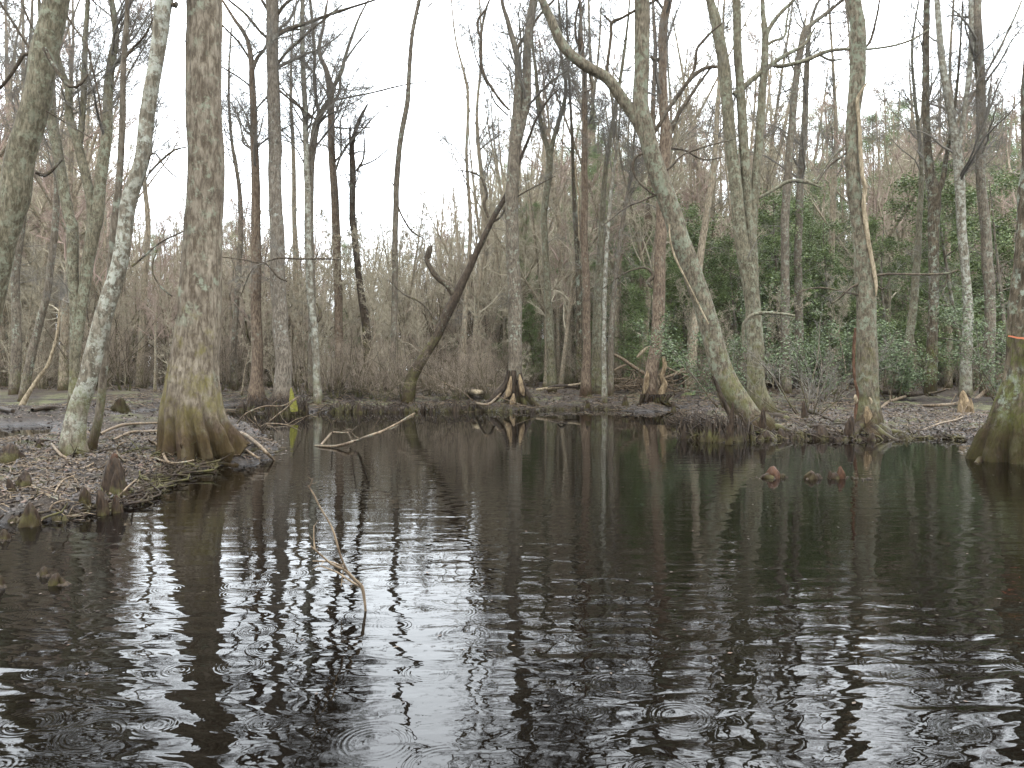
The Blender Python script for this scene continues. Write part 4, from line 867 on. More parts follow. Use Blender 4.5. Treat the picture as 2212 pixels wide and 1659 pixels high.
MARKS = [(-400, 'left photo edge'), (15, 'thick left edge trunk'), (160, 'multi-stemmed tree'), (215, 'pale leaning tree'), (425, 'big cypress'), (556, 'reddish cypress'), (606, 'silvery cypress'), (680, 'burled cypress'),
         (732, 'straight forked tree'), (792, 'broken-top tree'), (850, 'slender tree'), (960, 'crooked dark tree'), (1112, 'gnawed tree'), (1190, 'Y-forked tree'), (1267, 'brown trunk'), (1320, 'green-footed stem'), (1419, 'rooty tree'),
         (1500, 'grey mossy-footed trunk'), (1555, 'big leaning trunk'), (1631, 'triple-stemmed tree'), (1697, 'broken-fork trunk'), (1730, 'vertical-stem trunk'), (1873, 'bark-stripped tree'), (1962, 'pale green trunk'), (2012, 'mossy forked trunk'),
         (2089, 'speckled trunk'), (2138, 'kinked trunk'), (2225, 'mossy edge trunk'), (3000, 'right photo edge')]
DESC = {'bare': 'bare grey tree', 'red': 'pinkish budding tree', 'pine': 'dark-topped pine', 'sapling': 'thin bare sapling', 'holly': 'green holly', 'shrub': 'brown leafless shrub'}
ORD = ['first', 'second', 'third', 'fourth', 'fifth', 'sixth', 'seventh', 'eighth', 'ninth', 'tenth', 'eleventh', 'twelfth', 'thirteenth', 'fourteenth', 'fifteenth', 'sixteenth', 'seventeenth', 'eighteenth', 'nineteenth', 'twentieth'] + ['twenty-' + q for q in ('first', 'second', 'third', 'fourth', 'fifth', 'sixth', 'seventh', 'eighth', 'ninth')]
cells = {}
for e, kd, px_, yy_ in SCAT:
    gi = max(i for i, mk in enumerate(MARKS) if mk[0] <= px_ or i == 0); cells.setdefault((kd, min(gi, len(MARKS) - 2)), []).append((px_, e))
for (kd, gi), lst in cells.items():
    lst.sort(key=lambda q: q[0]); a_, b_ = MARKS[gi][1], MARKS[gi + 1][1]
    for i, (_, e) in enumerate(lst):
        e['label'] = ('only ' + DESC[kd] if len(lst) == 1 else ORD[min(i, 28)] + ' ' + DESC[kd] + ' from left') + ' standing between %s and %s' % (a_, b_)
# far wood as one mass behind all of these
def proto_objs(keys):
    r = []
    for k in keys: r.append([bpy.data.objects.new('part', PROTO[k][0]), bpy.data.objects.new('part', PROTO[k][1])])
    return r
def mass(name, label, cat, keys, n, y0, y1, x0, x1, hf, seed, mat):
    rng = np.random.default_rng(seed); yy = np.sqrt(rng.uniform(y0 * y0, y1 * y1, n)); px = rng.uniform(x0, x1, n); xx = (px - CX) / F * yy; z = ground_h(xx, yy); pick = rng.integers(1, len(keys) + 1, n)
    H = np.array([HT[k[0]] for k in keys])[pick - 1]; sc = hf(px, yy, rng, n) / H; rot = np.zeros((n, 3)); rot[:, 2] = rng.uniform(0, 6.28, n)
    me = bpy.data.meshes.new(name); me.vertices.add(n); me.vertices.foreach_set('co', np.stack([xx, yy, z], 1).astype(np.float32).ravel()); me.materials.append(M[mat]); me.update()
    o = bpy.data.objects.new(name, me); COL.objects.link(o); gn_apply(o, gn_group(name, proto_objs(keys)), 0, rot, np.repeat(sc[:, None], 3, 1), pick); o['kind'] = 'stuff'; tag(o, label, cat)
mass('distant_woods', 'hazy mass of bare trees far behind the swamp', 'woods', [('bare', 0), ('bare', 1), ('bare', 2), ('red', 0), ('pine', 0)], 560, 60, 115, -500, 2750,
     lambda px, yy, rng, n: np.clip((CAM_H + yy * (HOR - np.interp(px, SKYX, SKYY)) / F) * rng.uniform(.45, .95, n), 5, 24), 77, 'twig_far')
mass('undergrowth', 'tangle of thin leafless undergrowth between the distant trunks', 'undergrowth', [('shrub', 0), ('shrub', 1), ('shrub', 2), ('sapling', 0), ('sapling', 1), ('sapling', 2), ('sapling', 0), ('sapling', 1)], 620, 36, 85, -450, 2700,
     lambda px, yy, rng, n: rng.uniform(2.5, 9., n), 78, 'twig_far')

# evergreen spray with pale shiny leaves behind the leaning tree, and grey twiggy bush in front of it
def spray(name, label, px, py, d, H, n, mat, cat, seed, size=.09, spread=1.):
    rng = np.random.default_rng(seed); q = P(px, py, d); x, y = q[0], q[1]; z = gz(x, y); root = thing(name, label, cat, (x, y, z))
    tr, tw, c = shrub(seed, H, n, .9 * spread, .022); tr.build('stems', M['grey'], root); t = tw.build('twigs', M['twig'], root); t['kind'] = 'stuff'
    if mat: lf = MB(); leaves(lf, c[0].reshape(-1, 3), rng, 7000, size * .8, .09); l = lf.build('foliage', M[mat], root); l['kind'] = 'stuff'
    return root
spray('evergreen_shrub', 'evergreen shrub with shiny grey-green leaves right of the big leaning trunk', 1570, 840, 22, 3.6, 12, 'laurel', 'shrub', 51)
spray('evergreen_shrub', 'evergreen shrub with shiny leaves spreading left of the bark-stripped tree', 1790, 835, 24, 3.4, 12, 'laurel', 'shrub', 52)
spray('evergreen_shrub', 'leafy evergreen shrub half hidden behind the right side of the bark-stripped tree', 1925, 835, 25, 2.4, 9, 'laurel', 'shrub', 53)
spray('evergreen_shrub', 'evergreen shrub near the kinked trunk at the right', 2165, 830, 24, 4.2, 10, 'laurel', 'shrub', 54)
spray('twiggy_bush', 'grey arching leafless bush between the leaning trunk and bark-stripped tree', 1745, 845, 19, 3.1, 11, None, 'shrub', 55, spread=1.4)

# ------------------------------------------------------------------ fallen wood
def fallen(name, label, pls, mat='stick', cat='branch', group=None, S=7, lift=0., free=False, d=None, twigs=0, seed=3):
    """polylines lying on the ground: (x, y, width px, height above surface)"""
    lines = []
    for pl in pls:
        pts, rad = [], []; gq = max(pl, key=lambda r_: r_[1]); lowd = G(gq[0], gq[1], .25)[1] if gq[1] > 846 else None
        for q in pl:
            x, y, wd = q[:3]; h = q[3] if len(q) > 3 else 0
            if d is not None: p = P(x, y, d + (q[3] if len(q) > 3 else 0))
            elif max(r_[1] for r_ in pl) < 846: p = P(x, y, 24.0 if pl[0][0] > 1560 else 29.0)
            elif h >= .2 and lowd: p = P(x, y, lowd)
            else:
                z = .1
                for _ in range(4): p = G(x, y, z + h); z = max(gz(p[0], p[1]), -.01)
                p = G(x, y, z + h + wd * .4 * p[1] / F)
            pts.append(p); rad.append(max(wd * .5 * p[1] / F, .003))
        lines.append((pts, rad))
    base = np.array(lines[0][0][0]); root = thing(name, label, cat, base, group)
    rng = np.random.default_rng(seed); tw = MB()
    for i, (pts, rad) in enumerate(lines):
        L = sum(np.linalg.norm(np.array(pts[k + 1]) - pts[k]) for k in range(len(pts) - 1))
        b_ = MB(); Pl, Rl = bark_tube(b_, pts, rad, S=S, step=max(L / 40, .02), rough=.18, seed=seed + i, knots=False)
        b_.build(('stem' if cat != 'log' else 'log_body') if i == 0 else 'side_branch', M[mat], root, off=base)
        if twigs:
            Pk, Rk = resample(Pl, Rl, 10); b = spawn(Pk[None], Rk[None], twigs, .2, 1, .8, .25, .5, 5, .2, .1, rng, minr=.0025); tw.tubes(*b, 4)
    if tw.n: t = tw.build('twigs', M[mat], root, off=base); t['kind'] = 'stuff'
    return root
fallen('dead_branch', 'forked dead branch sticking out of the open water, its tips pointing up left',
       [[(790, 1322, 5), (788, 1300, 6), (782, 1268, 8), (767, 1253, 7), (753, 1239, 6), (736, 1201, 5), (720, 1147, 5), (705, 1118, 4), (690, 1093, 4), (676, 1065, 4), (665, 1049, 3)],
        [(668, 1052, 4), (672, 1044, 3), (676, 1034, 3)],
        [(778, 1263, 6, -.1), (749, 1235, 5, -.15), (732, 1226, 5, -.18), (715, 1218, 5, -.2), (700, 1205, 4, -.25), (686, 1193, 4, -.3), (672, 1180, 3, -.33)],
        [(728, 1236, 4, .1), (745, 1247, 4, .07), (768, 1262, 5, .03), (780, 1268, 5)], [(728, 1236, 4, .1), (708, 1228, 3, .13), (690, 1222, 2, .15)],
        [(758, 1240, 4, .05), (735, 1222, 4, .1), (711, 1213, 3, .12), (676, 1212, 2, .15)], [(680, 1186, 4, -.3), (678, 1164, 3, -.3), (678, 1135, 2, -.3)],
        [(742, 1232, 3, .1), (739, 1250, 3, .1), (737, 1266, 2, .1)]], d=4.27, mat='stick', twigs=2)
fallen('dead_branch', 'long thin pale branch lying on the water left of centre',
       [[(681, 963, 5, 0), (700, 964, 6, .01), (727, 964, 7, .02), (750, 958, 7, .08), (774, 950, 6, .12), (800, 941, 6, .2), (821, 934, 6, .25), (845, 922, 5, .3), (859, 915, 5, .3), (880, 902, 4, .35), (896, 893, 4, .4)],
        [(693, 962, 6, 0), (705, 948, 5, .06), (718, 935, 5, .12), (735, 935, 3, .15), (756, 934, 3, .15), (771, 921, 2, .2)],
        [(859, 915, 4, .3), (880, 905, 3, .3), (893, 898, 3, .3)], [(718, 935, 3, .12), (716, 915, 2, .2), (722, 908, 1, .25)]], mat='stick', twigs=3)
fallen('fallen_branch', 'thick grey stick dipping into the water right of the cypress foot',
       [[(500, 934, 7, .12), (525, 937, 8, .15), (556, 959, 8, .12), (575, 977, 7, .06), (592, 994, 5, 0)]])
fallen('fallen_branch', 'short pale stick lying below the thicker stick right of the cypress foot',
       [[(519, 963, 6, .05), (540, 978, 6, .04), (560, 991, 4, 0)]])
fallen('dead_branch', 'arching thin branches reaching over the water behind the cypress foot',
       [[(512, 915, 3, .1), (524, 900, 3, .2), (537, 890, 3, .3), (572, 878, 4, .4), (612, 876, 3, .45), (640, 859, 2, .6)],
        [(566, 928, 3, .1), (580, 913, 3, .2), (594, 900, 3, .3), (620, 880, 3, .45), (644, 856, 2, .6)], [(560, 925, 3, .1), (575, 915, 3, .2), (590, 915, 3, .2), (619, 918, 3, .2), (650, 931, 2, .1)],
        [(565, 930, 4, .05), (555, 915, 3, .2), (550, 900, 2, .3)]], twigs=5)
for lb, pl, wm in [('pale curved stick arching beside the big cypress on the left bank', [(216, 937, 5, .06), (240, 926, 6, .08), (266, 918, 7, .1), (300, 915, 6, .06), (341, 914, 5, .05)], 'stick'),
               ('long straight stick just below the arching one on the left bank', [(244, 950, 5, .03), (281, 934, 6, .06), (310, 932, 6, .06), (338, 931, 5, .05)], 'stick'),
               ('crooked forked stick running down to the water from the cypress foot', [(322, 952, 5, .05), (338, 960, 6, .05), (350, 971, 6, .05), (354, 984, 6, .04), (362, 997, 6, .03), (378, 1005, 5, .01)], 'stick'),
               ('dark stick behind the pale leaning trunk on the left bank', [(75, 953, 5, .04), (100, 951, 6, .04), (131, 954, 5, .03)], 'wetlog'),
               ('stick propped against the foot of the pale leaning trunk', [(112, 959, 5, .1), (124, 974, 6, .1), (134, 984, 6, .06), (152, 993, 6, .03), (169, 1001, 5, 0)], 'stick'),
               ('looped pale twig beside the tallest knee on the left bank', [(270, 1000, 4, .02), (256, 985, 4, .1), (252, 970, 4, .16), (262, 958, 4, .2), (272, 955, 3, .2)], 'stick'),
               ('stick lying across the mud in front of the cypress foot', [(300, 992, 4, .03), (330, 990, 5, .03), (370, 1000, 5, .03), (400, 998, 4, .05), (418, 994, 3, .06)], 'stick'),
               ('thin root-like stick curving over the mud by the tallest knee', [(185, 1010, 4, .02), (205, 1000, 4, .06), (225, 1004, 5, .06), (236, 1000, 4, .05)], 'stick'),
               ('pale twig pointing up from the small knees at the left waterline', [(258, 1072, 4, .02), (270, 1058, 4, .06), (282, 1046, 4, .1), (294, 1036, 3, .12)], 'stick'),
               ('pale bent stick on the mud near the left photo edge', [(108, 1100, 4, .02), (114, 1090, 4, .05), (130, 1083, 4, .05), (150, 1080, 3, .03)], 'stick'),
               ('thin stick slanting down the mud left of the tallest knee', [(115, 1072, 4, .02), (126, 1050, 4, .05), (140, 1035, 4, .05), (165, 1025, 3, .03)], 'stick')]:
    fallen('fallen_stick', lb, [pl], mat=wm, cat='stick', seed=int(pl[0][0]))
for lb, pls in [('pale peeled log lying left of the gnawed tree roots', [[(982, 851, 7), (1000, 849, 10), (1031, 847, 11), (1052, 850, 7)]]),
                ('short pale peeled log behind the gnawed tree roots', [[(1030, 833, 6), (1045, 832, 9), (1066, 834, 6)]]),
                ('thin pale log lying on the far bank right of the gnawed tree', [[(1158, 842, 6), (1190, 838, 7), (1230, 833, 7), (1256, 828, 5)]])]:
    fallen('peeled_log', lb, pls, mat='deadwood', cat='log', S=9, seed=len(lb))
for lb, pls, mt in [
    ('long log slanting down to the right across the fallen branch pile', [[(1322, 764, 5.9, .9), (1345, 776, 7.2, .7), (1368, 792, 7.8, .5), (1394, 808, 6.5, .3)]], 'stick'),
    ('short log poking left out of the fallen branch pile', [[(1326, 801, 5.2, .2), (1340, 793, 5.9, .3), (1352, 788, 5.2, .4)]], 'stick'),
    ('pale curved root end standing out at the top of the branch pile', [[(1376, 772, 5.2, .9), (1386, 762, 7.8, 1.1), (1398, 752, 7.8, 1.3), (1404, 749, 3.9, 1.4)]], 'deadwood'),
    ('forked log lying between the rooty tree and the grey trunk', [[(1434, 818, 5.9, .1), (1455, 810, 8.5, .15), (1477, 804, 7.8, .15), (1490, 806, 5.2, .1)], [(1455, 811, 5.9, .2), (1470, 800, 5.2, .3), (1480, 797, 3.9, .35)]], 'stick'),
    ('fallen log right of the grey trunk behind the rooty tree', [[(1477, 811, 6.5, .1), (1498, 808, 7.8, .12), (1521, 803, 6.5, .15)]], 'stick'),
    ('thin stick sloping from the rooty tree toward the grey trunk', [[(1432, 790, 3.2, .4), (1445, 796, 3.9, .35), (1462, 804, 3.2, .2)]], 'stick'),
    ('dark rotten log lying across the right bank behind the stripped tree', [[(1898, 846, 8), (1930, 848, 12), (1965, 851, 13), (1992, 850, 9)]], 'wetlog'),
    ('dark fallen log lying left of the far bank trunks', [[(1184, 838, 7), (1210, 834, 9), (1248, 836, 8)]], 'wetlog'),
    ('long dark log lying on the left shore behind the leaning trees', [[(70, 886, 9), (100, 881, 12), (140, 883, 12), (158, 882, 8)]], 'wetlog'),
    ('dark log end at the far left shore', [[(-20, 880, 8), (8, 884, 12), (28, 888, 9)]], 'wetlog')]:
    fallen('fallen_log', lb, pls, mat=mt, cat='log', S=9, seed=len(lb) + 3)
for lb, pls in [('white bare twig standing up in a hook on the right bank', [[(1923, 866, 4, .02), (1924, 843, 4, .3), (1930, 828, 4, .5), (1940, 816, 4, .6), (1958, 812, 3, .65)]]),
                ('long pale branch sweeping across the right bank from the stripped tree', [[(1901, 882, 6, .05), (1924, 866, 7, .12), (1950, 858, 6, .15), (1971, 853, 6, .15), (2021, 848, 5, .15), (2049, 840, 3, .2)]]),
                ('straight brown branch lying along the right bank', [[(1924, 875, 5, .03), (1974, 877, 6, .04), (2037, 875, 7, .05), (2080, 870, 6, .05)]]),
                ('pole leaning against the mossy right edge trunk', [[(2103, 866, 8, .05), (2118, 854, 8, .2), (2133, 840, 8, .35), (2167, 808, 7, .7)]]),
                ('thin branch lying in the leaves in front of the right edge tree', [[(1990, 930, 4, .02), (2030, 915, 5, .04), (2070, 905, 4, .04), (2100, 890, 3, .04)]]),
                ('short twig fork lying left of the gnawed tree roots', [[(1000, 862, 3, .1), (1020, 868, 5, .15), (1050, 874, 6, .15), (1070, 862, 5, .25), (1082, 850, 3, .3)]])]:
    fallen('fallen_branch', lb, pls, seed=len(lb), twigs=3)
# pile of thin sticks and earth round the upturned roots
def pile(label, px, py, n, rad, h, seed, mat='stick', Ls=(.5, 1.6), rs=(.008, .028), emax=.45):
    rng = np.random.default_rng(seed); q = G(px, py, .12 if py > 860 else .45); base = np.array([q[0], q[1], gz(q[0], q[1])]); mb = MB()
    root = thing('branch_pile', label, 'branch pile', base)
    for k in range(n):
        a = rng.uniform(0, 6.28); r = rad * math.sqrt(rng.uniform(0, 1)); L = rng.uniform(*Ls); az = rng.uniform(0, 6.28); el = rng.uniform(-.1, emax)
        p = base + np.array([r * math.cos(a), r * math.sin(a) * .6, 0]); gk = gz(p[0], p[1])
        if gk < .02: continue
        p[2] = gk + rng.uniform(-.02, max(h * (1 - r / rad), .03)); dr = np.array([math.cos(az) * math.cos(el), math.sin(az) * math.cos(el), math.sin(el)])
        pts = [p]; dd = dr.copy()
        for s in range(4): dd = dd + rng.normal(0, .15, 3); dd /= np.linalg.norm(dd); pts.append(pts[-1] + dd * L / 4)
        rr = rng.uniform(*rs); bark_tube(mb, pts, [rr, rr * .95, rr * .85, rr * .7, rr * .4], S=6, step=.12, rough=.2, seed=k)
    t = mb.build('sticks', M[mat], root, off=base); t['kind'] = 'stuff'
    return root
pile('tall heap of broken branches and roots behind the rooty tree on the far bank', 1390, 847, 130, 1.9, 1.0, 5, 'stick', (.5, 1.8), (.008, .03), .8)
pile('low heap of sticks on the far shore under the crooked dark tree', 905, 866, 60, 1.9, .25, 6)
pile('tangle of dark sticks between the pale leaning trunk and the big cypress', 270, 992, 120, .85, .10, 7, 'root', (.2, .7), (.004, .011), .12)
pile('tangle of sticks at the water right of the cypress foot', 545, 972, 50, .45, .06, 8, 'root', (.15, .5), (.004, .010), .15)
pile('scattered sticks on the far shore below the reddish and silvery cypresses', 760, 866, 60, 2.2, .2, 9, 'root', (.4, 1.3), (.008, .02), .3)
pile('loose twigs over the roots between the big leaning trunk and the stripped tree', 1730, 922, 80, 1.3, .06, 10, 'root', (.2, .8), (.006, .014), .1)

# ------------------------------------------------------------------ knees, stumps, root masses
def lump(mb, c, r, h, seed, S=20, K=12, tip=.25, lean=(0, 0), rough=.3, bulge=.0):
    t = np.linspace(0, 1, K); prof = ((1 - t) ** 1.3 * .62 + .38 * (1 - t ** 2)) * (1 - tip) + tip * np.sqrt(np.clip(1 - t ** 4, 0, 1)); prof[-1] = .02
    pts = [np.array([c[0] + lean[0] * k * h, c[1] + lean[1] * k * h, c[2] - .08 + (h + .08) * k]) for k in t]
    a = np.arange(S) * 2 * math.pi / S; A, T = np.meshgrid(a, t); ca, sa = np.cos(A), np.sin(A)
    R = r * prof[:, None] * (1 + rough * 2.6 * fbm(ca * 1.8 + seed * 3.1, sa * 1.8 + T * 2.2 + seed, seed, 4) + .22 * np.sin(T * 9 + seed) * fbm(ca + seed, sa + T, seed + 3, 2) + bulge * np.exp(-((T - .8) / .15) ** 2))
    Pp = np.array(pts)[:, None, :] + np.stack([R * ca, R * sa, 0 * R], -1)
    V = Pp.reshape(-1, 3); k = (np.arange(K - 1) * S)[:, None]; s = np.arange(S)[None]; s2 = (s + 1) % S
    mb.add(V, np.stack([k + s, k + s2, k + S + s2, k + S + s], -1).reshape(-1, 4))
def knee(label, x, ybase, wpx, hpx, tipred=False, group='cypress knees', mat='knee', seed=0, name='cypress_knee', extra=0):
    q = G(x, ybase, .02); z = gz(q[0], q[1]); q = G(x, ybase, max(z, 0)); d = q[1]; r = wpx * .5 * d / F; h = hpx * d / F
    z0 = max(min(z, .3), 0.) - .03; base = np.array([q[0], q[1] + r * .6, z0])
    root = thing(name, label, 'knee' if name == 'cypress_knee' else 'stump', base, group)
    mb = MB(); rng = np.random.default_rng(seed + int(x)); le = rng.normal(0, .08, 2)
    lump(mb, (0, 0, 0), r * 1.1, h, int(x) + seed, lean=le, tip=.45)
    for k in range(2 + extra):
        a = rng.uniform(0, 6.28); lump(mb, (r * .8 * math.cos(a), r * .8 * math.sin(a), 0), r * .6, h * rng.uniform(.3, .7), k + int(x))
    mb.build('wood', M[mat], root)
    if tipred:
        m2 = MB(); lump(m2, (le[0] * h * .8, le[1] * h * .8, h * .74), r * .42, h * .3, 5, tip=.7); m2.build('tip', M['knee_tip'], root)
    return root
for args in [('tallest knee on the left bank, with a pinkish tip', 243, 1072, 50, 96, True), ('stout knee at the left waterline, left of a slimmer twin', 219, 1113, 26, 64), ('slim knee with reddish tip at the left waterline', 250, 1108, 22, 44, True),
             ('round brown knee at the left waterline nearest the photo edge', 59, 1112, 30, 34), ('low knee in the leaves left of the tallest knee', 178, 1078, 24, 34), ('blunt knee in the middle of the left bank leaves', 48, 1044, 30, 34),
             ('mossy knee in the leaves close to the left photo edge', 26, 1066, 26, 40), ('broad dark knee beside the puddle at the left edge', 14, 992, 48, 40), ('small dark knee by the puddle behind the left bank', 84, 965, 20, 22), ('tiny knee in front of the pale leaning trunk foot', 140, 1012, 26, 22),
             ('broad stump-like knee against the left side of the stripped tree foot', 1836, 948, 26, 54), ('squat knee standing in water left of the stripped tree', 1777, 950, 32, 36, False), ('knee at the waterline below the triple-stemmed tree', 1693, 948, 24, 26), ('dark knee close to the big leaning trunk foot at the waterline', 1655, 950, 26, 24),
             ('tall thin grey knee standing before the hollow of the big leaning trunk', 1577, 948, 12, 86), ('knee with a rounded pale knob right of the hollow leaning trunk', 1647, 934, 18, 56), ('slim knee on the bank between leaning and stripped trees', 1741, 905, 16, 44),
             ('small grey knee at the waterline right of the stripped tree', 1888, 952, 22, 20), ('small dark pointed knee on the far bank before the branch pile', 1351, 862, 12, 20), ('tiny pointed knee on the far bank below the brown trunk', 1270, 862, 10, 14),
             ('pointed knee in the water below the straight dark-topped tree', 776, 892, 13, 24), ('short knee in the water right of the narrow burled cypress', 730, 892, 10, 14), ('dark knee at the water left of the reddish cypress', 520, 888, 26, 20), ('knee between the silvery and the narrow cypress', 660, 890, 16, 22),
             ('knee on the far bank between the rooty tree and the root clump', 1455, 870, 12, 18)]:
    knee(*args)
def islet(label, x0, x1, y, knobs, group=None):
    q = G((x0 + x1) / 2, y); base = np.array([q[0], q[1], 0]); root = thing('knee_cluster', label, 'knee', base, group); d = q[1]
    mb = MB(); rng = np.random.default_rng(int(x0) & 0xffff)
    for k in range(26):
        x = rng.uniform(x0, x1); p = G(x, y + rng.normal(0, 1.5)); lump(mb, (p[0] - base[0], p[1] - base[1], -.01), rng.uniform(.02, .05), rng.uniform(.01, .035), k, S=9, K=6, rough=.4, tip=.6)
    mb.build('debris', M['wetlog'], root)['kind'] = 'stuff'
    for (x, wpx, hpx, red) in knobs:
        p = G(x, y); m2 = MB(); lump(m2, (p[0] - base[0], p[1] - base[1], -.02), wpx * .5 * d / F, hpx * d / F + .02, int(x), tip=.6, rough=.38); m2.build('knob', M['knee_tip' if red else 'knee'], root)
islet('reddish knob of wood poking from the water, left of two smaller ones', 1620, 1704, 1032, [(1670, 30, 26, True), (1662, 42, 12, False), (1690, 24, 10, False)])
islet('low row of brown knobs and debris in the water right of the reddish knob', 1732, 1892, 1034, [(1752, 32, 18, False), (1766, 26, 12, False), (1815, 17, 28, True), (1802, 28, 14, False), (1793, 10, 18, False), (1842, 10, 6, False)])
islet('small round dark knob in the water near the left edge, left of a bigger one', 82, 110, 1243, [(95, 24, 20, False)])
islet('bigger dark lumpy knob in the water near the left edge', 100, 145, 1262, [(122, 34, 26, False), (134, 22, 16, False), (110, 16, 10, False)])
islet('dark knob cut by the left edge just below the left bank', -8, 22, 1166, [(8, 24, 24, False), (2, 16, 16, False)])
islet('dark lump cut by the left edge in the foreground water', -22, 10, 1268, [(0, 22, 28, False)])
fallen('submerged_twig', 'small dark twig tip poking from the water in mid pond', [[(1205, 914, 2, .02), (1213, 913, 6, .04), (1221, 916, 4, 0)]], mat='wetlog', cat='twig')
# root masses: many upright short root stems
def rootmass(label, pts, n, hr, seed, group=None, mat='root', lumps=.25, push=0):
    rng = np.random.default_rng(seed); c = G(*pts[0]); base = np.array([c[0], c[1], 0.]); root = thing('root_mass', label, 'roots', base, group); mb = MB(); P_ = [G(*p)[:2] + np.array([0, push]) for p in pts]
    for k in range(n):
        i = rng.integers(0, len(P_) - 1) if len(P_) > 1 else 0; t = rng.uniform(0, 1); p = np.array(P_[i]) * (1 - t) + np.array(P_[min(i + 1, len(P_) - 1)]) * t + rng.normal(0, .09, 2)
        h = rng.uniform(*hr); q = np.array([p[0], p[1], -.1]); q2 = np.array([p[0] + rng.normal(0, .08), p[1] + rng.normal(0, .08) + .1, h * .5]); q3 = np.array([p[0] + rng.normal(0, .14), p[1] + .25 + rng.normal(0, .08), h]); q4 = q3 + np.array([rng.normal(0, .08), .05, rng.normal(.03, .05)])
        rr = rng.uniform(.005, .02); bark_tube(mb, [q, q2, q3, q4], [rr * 1.2, rr, rr * .8, rr * .35], S=6, step=.07, rough=.25, seed=k)
        if rng.random() < lumps: lump(mb, (p[0], p[1], 0), rng.uniform(.04, .1), h * rng.uniform(.5, 1.1), k, S=9, K=7)
    t = mb.build('roots', M[mat], root, off=base); t['kind'] = 'stuff'; return root
rootmass('dark tangle of upright roots in the water left of the big leaning trunk', [(1478, 946), (1520, 952), (1570, 955), (1620, 950)], 260, (.10, .5), 1, lumps=.3)
rootmass('dark tangle of roots along the edge between leaning and stripped trees', [(1630, 950), (1720, 947), (1830, 951)], 180, (.03, .15), 2)
rootmass('dark root skirt in the water under the reddish and silvery cypresses', [(535, 889), (600, 895), (650, 893)], 220, (.15, .55), 3)
rootmass('ragged roots and sticks along the water below the shrubs of the far shore', [(700, 891), (820, 891), (960, 890), (1060, 889)], 300, (.05, .35), 4)
rootmass('dark roots along the waterline beside the stripped tree, to its right', [(1850, 951), (1900, 950), (1960, 948)], 60, (.03, .12), 5)
rootmass('roots hanging into the water at the gnawed tree foot', [(1050, 889), (1110, 891), (1160, 888)], 50, (.05, .2), 6)
rootmass('low ragged rim of roots and debris along the edge of the left bank', [(0, 1128), (130, 1119), (262, 1094), (292, 1060)], 200, (.02, .09), 12)
rootmass('matted roots at the water between the tallest knee and the big cypress', [(292, 1058), (350, 1034), (400, 1016), (440, 1012)], 150, (.02, .12), 13)
rootmass('thin line of debris along the muddy far shore right of the gnawed tree', [(1180, 886), (1270, 884), (1370, 886)], 160, (.02, .12), 14)
rootmass('debris along the muddy shore between stripped tree and right edge tree', [(1960, 948), (2020, 947), (2095, 952)], 110, (.02, .08), 15)
# stumps
knee('moss-covered round stump on the shore behind the left bank', 256, 892, 34, 36, mat='mossy', name='mossy_stump', group=None)
knee('reddish broken stump on the right bank beside the leaning pole', 2090, 888, 26, 48, name='broken_stump', group=None, mat='chewed')
rootmass('dark upturned root plate standing on the far shore left of the slender tree', [(806, 872), (838, 872)], 150, (.2, 1.15), 21, mat='wetlog', lumps=.5)
rootmass('brown root ball of a fallen tree behind the rooty tree, in the branch pile', [(1365, 870), (1400, 870)], 150, (.4, 1.3), 22, lumps=.25, push=1)
s = knee('bright yellow-green mossy stub right beside the silvery cypress', 633, 878, 13, 46, mat='moss_y', name='mossy_stub', group=None)
s = knee('pinkish pale stump in the bushes behind the bank, between leaning and stripped trees', 1800, 842, 26, 40, mat='stick', name='grey_stump', group=None)
s = knee('green mossy mound at the foot of the grey trunk behind the rooty tree', 1491, 846, 44, 12, mat='moss', name='mossy_mound', group=None)

# ------------------------------------------------------------------ litter
rng = np.random.default_rng(5)
def scatter_land(n, x0, x1, y0, y1):
    x = rng.uniform(x0, x1, n); y = rng.uniform(y0, y1, n); z = ground_h(x, y); k = z > .004; return x[k], y[k], z[k]
mb = MB()
for n, x0, x1, y0, y1, sz in ((36000, -9, -.8, 6, 14, .055), (30000, 2.8, 13, 11, 22, .07), (20000, -14, 12, 22, 32, .09), (7000, -16, -4, 14, 24, .08), (18000, -28, 32, 31, 46, .13)):
    x, y, z = scatter_land(n, x0, x1, y0, y1); m_ = len(x)
    s_ = sz * rng.uniform(.5, 1.3, m_)[:, None]; a = rng.uniform(0, 6.28, m_); u = np.stack([np.cos(a), np.sin(a), rng.normal(0, .3, m_)], 1); v = np.stack([-np.sin(a), np.cos(a), rng.normal(0, .3, m_)], 1)
    c = np.stack([x, y, z + rng.uniform(.002, .03, m_)], 1); up_ = np.array([0, 0, 1.]) * s_ * rng.uniform(-.1, .35, m_)[:, None]
    V = np.stack([c - u * s_ * .5 + up_, c - v * s_ * .28, c + u * s_ * .5 + up_, c + v * s_ * .28], 1).reshape(-1, 3); mb.add(V, (np.arange(m_) * 4)[:, None] + np.array([[0, 1, 2, 3]]))
o = mb.build('leaf_litter', M['leaf'], smooth=False); o['kind'] = 'stuff'; tag(o, 'wet brown fallen leaves covering the banks', 'leaf litter')
mb = MB()
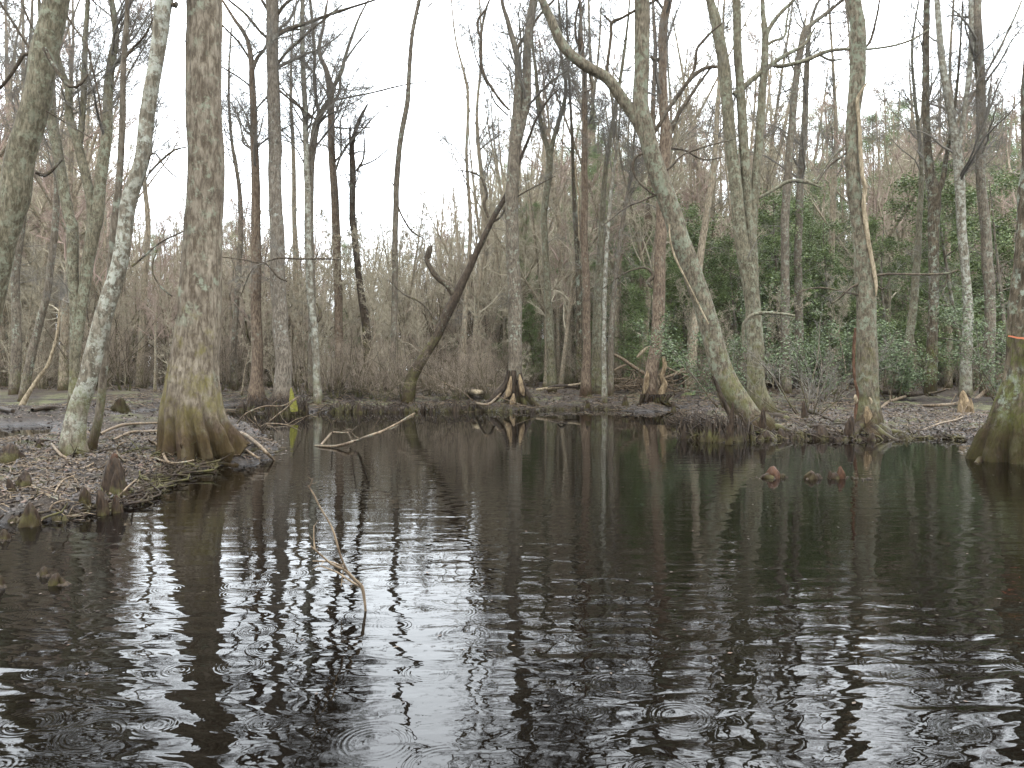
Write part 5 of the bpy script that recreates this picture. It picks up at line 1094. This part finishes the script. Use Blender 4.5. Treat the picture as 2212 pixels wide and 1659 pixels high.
for n, x0, x1, y0, y1, L0, r0 in ((3600, -9, -.8, 6, 14, .30, .0042), (2400, 2.8, 13, 11, 22, .4, .006), (1800, -15, 12, 22, 34, .7, .011), (1500, -28, 32, 31, 46, .9, .016)):
    x, y, z = scatter_land(n, x0, x1, y0, y1); m_ = len(x); a = rng.uniform(0, 6.28, m_); L = L0 * rng.uniform(.4, 1.8, m_); K = 5
    Pn = np.empty((m_, K, 3)); q = np.stack([x, y], 1)
    for k in range(K):
        Pn[:, k, :2] = q; zz_ = ground_h(q[:, 0], q[:, 1]); Pn[:, k, 2] = np.maximum(zz_, 0) + .012 + rng.uniform(0, .03, m_); a = a + rng.normal(0, .3, m_); q = q + np.stack([np.cos(a), np.sin(a)], 1) * (L / K)[:, None]
    mb.tubes(Pn, r0 * rng.uniform(.5, 1.6, m_)[:, None] * np.linspace(1, .5, K)[None], 4)
o = mb.build('twig_litter', M['stick']); o['kind'] = 'stuff'; tag(o, 'small dead twigs strewn over the muddy banks', 'twig litter')
mb = MB(); x = rng.uniform(-9, 13, 60000); y = rng.uniform(6, 27, 60000); z = ground_h(x, y); k = (z < .0) & (z > -.10) & (rng.uniform(0, 1, 60000) < .45); x, y = x[k], y[k]; m_ = len(x)
s_ = .026 * rng.uniform(.4, 1.5, m_)[:, None]; a = rng.uniform(0, 6.28, m_); u = np.stack([np.cos(a), np.sin(a), 0 * a + .15], 1) * s_; v = np.stack([-np.sin(a), np.cos(a), 0 * a], 1) * s_ * .55; c = np.stack([x, y, np.full(m_, .010)], 1)
mb.add(np.stack([c - u, c - v, c + u, c + v], 1).reshape(-1, 3), (np.arange(m_) * 4)[:, None] + np.array([[0, 1, 2, 3]]))
o = mb.build('floating_leaves', M['leaf'], smooth=False); o['kind'] = 'stuff'; tag(o, 'soaked leaves floating along the ragged water edge', 'floating leaves')
# specks floating on the water
mb = MB(); m_ = 420; y = 3 + 12 * rng.uniform(0, 1, m_) ** 1.2; x = rng.uniform(-.7, .7, m_) * y; k = ground_h(x, y) < -.02; x, y = x[k], y[k]; m_ = len(x)
s_ = .012 * rng.uniform(.4, 1.6, m_)[:, None]; a = rng.uniform(0, 6.28, m_); u = np.stack([np.cos(a), np.sin(a), 0 * a], 1) * s_; v = np.stack([-np.sin(a), np.cos(a), 0 * a], 1) * s_ * .5; c = np.stack([x, y, np.full(m_, .004)], 1)
mb.add(np.stack([c - u, c - v, c + u, c + v], 1).reshape(-1, 3), (np.arange(m_) * 4)[:, None] + np.array([[0, 1, 2, 3]]))
o = mb.build('floating_specks', M['leaf'], smooth=False); o['kind'] = 'stuff'; tag(o, 'tiny leaf bits floating on the dark water', 'floating litter')
hb = mesh_obj('haze', [(x_, y_, z_) for z_ in (-1.6, 40) for y_ in (-60, 230) for x_ in (-190, 190)], np.array([[0, 2, 3, 1], [4, 5, 7, 6], [0, 1, 5, 4], [2, 6, 7, 3], [0, 4, 6, 2], [1, 3, 7, 5]]), None, smooth=False); hb['kind'] = 'stuff'
hm = bpy.data.materials.new('thin_mist'); hm.use_nodes = True; hn = hm.node_tree; hn.nodes.clear(); pv = hn.nodes.new('ShaderNodeVolumePrincipled'); ho = hn.nodes.new('ShaderNodeOutputMaterial')
pv.inputs['Color'].default_value = (.93, .95, .97, 1); pv.inputs['Density'].default_value = .0001; pv.inputs['Anisotropy'].default_value = .2; hn.links.new(pv.outputs[0], ho.inputs['Volume']); hb.data.materials.clear(); hb.data.materials.append(hm)
print('counts', cnt, 'tris', sum(len(me.loops) - 2 * len(me.polygons) for me in bpy.data.meshes), 'objects', len(bpy.data.objects))
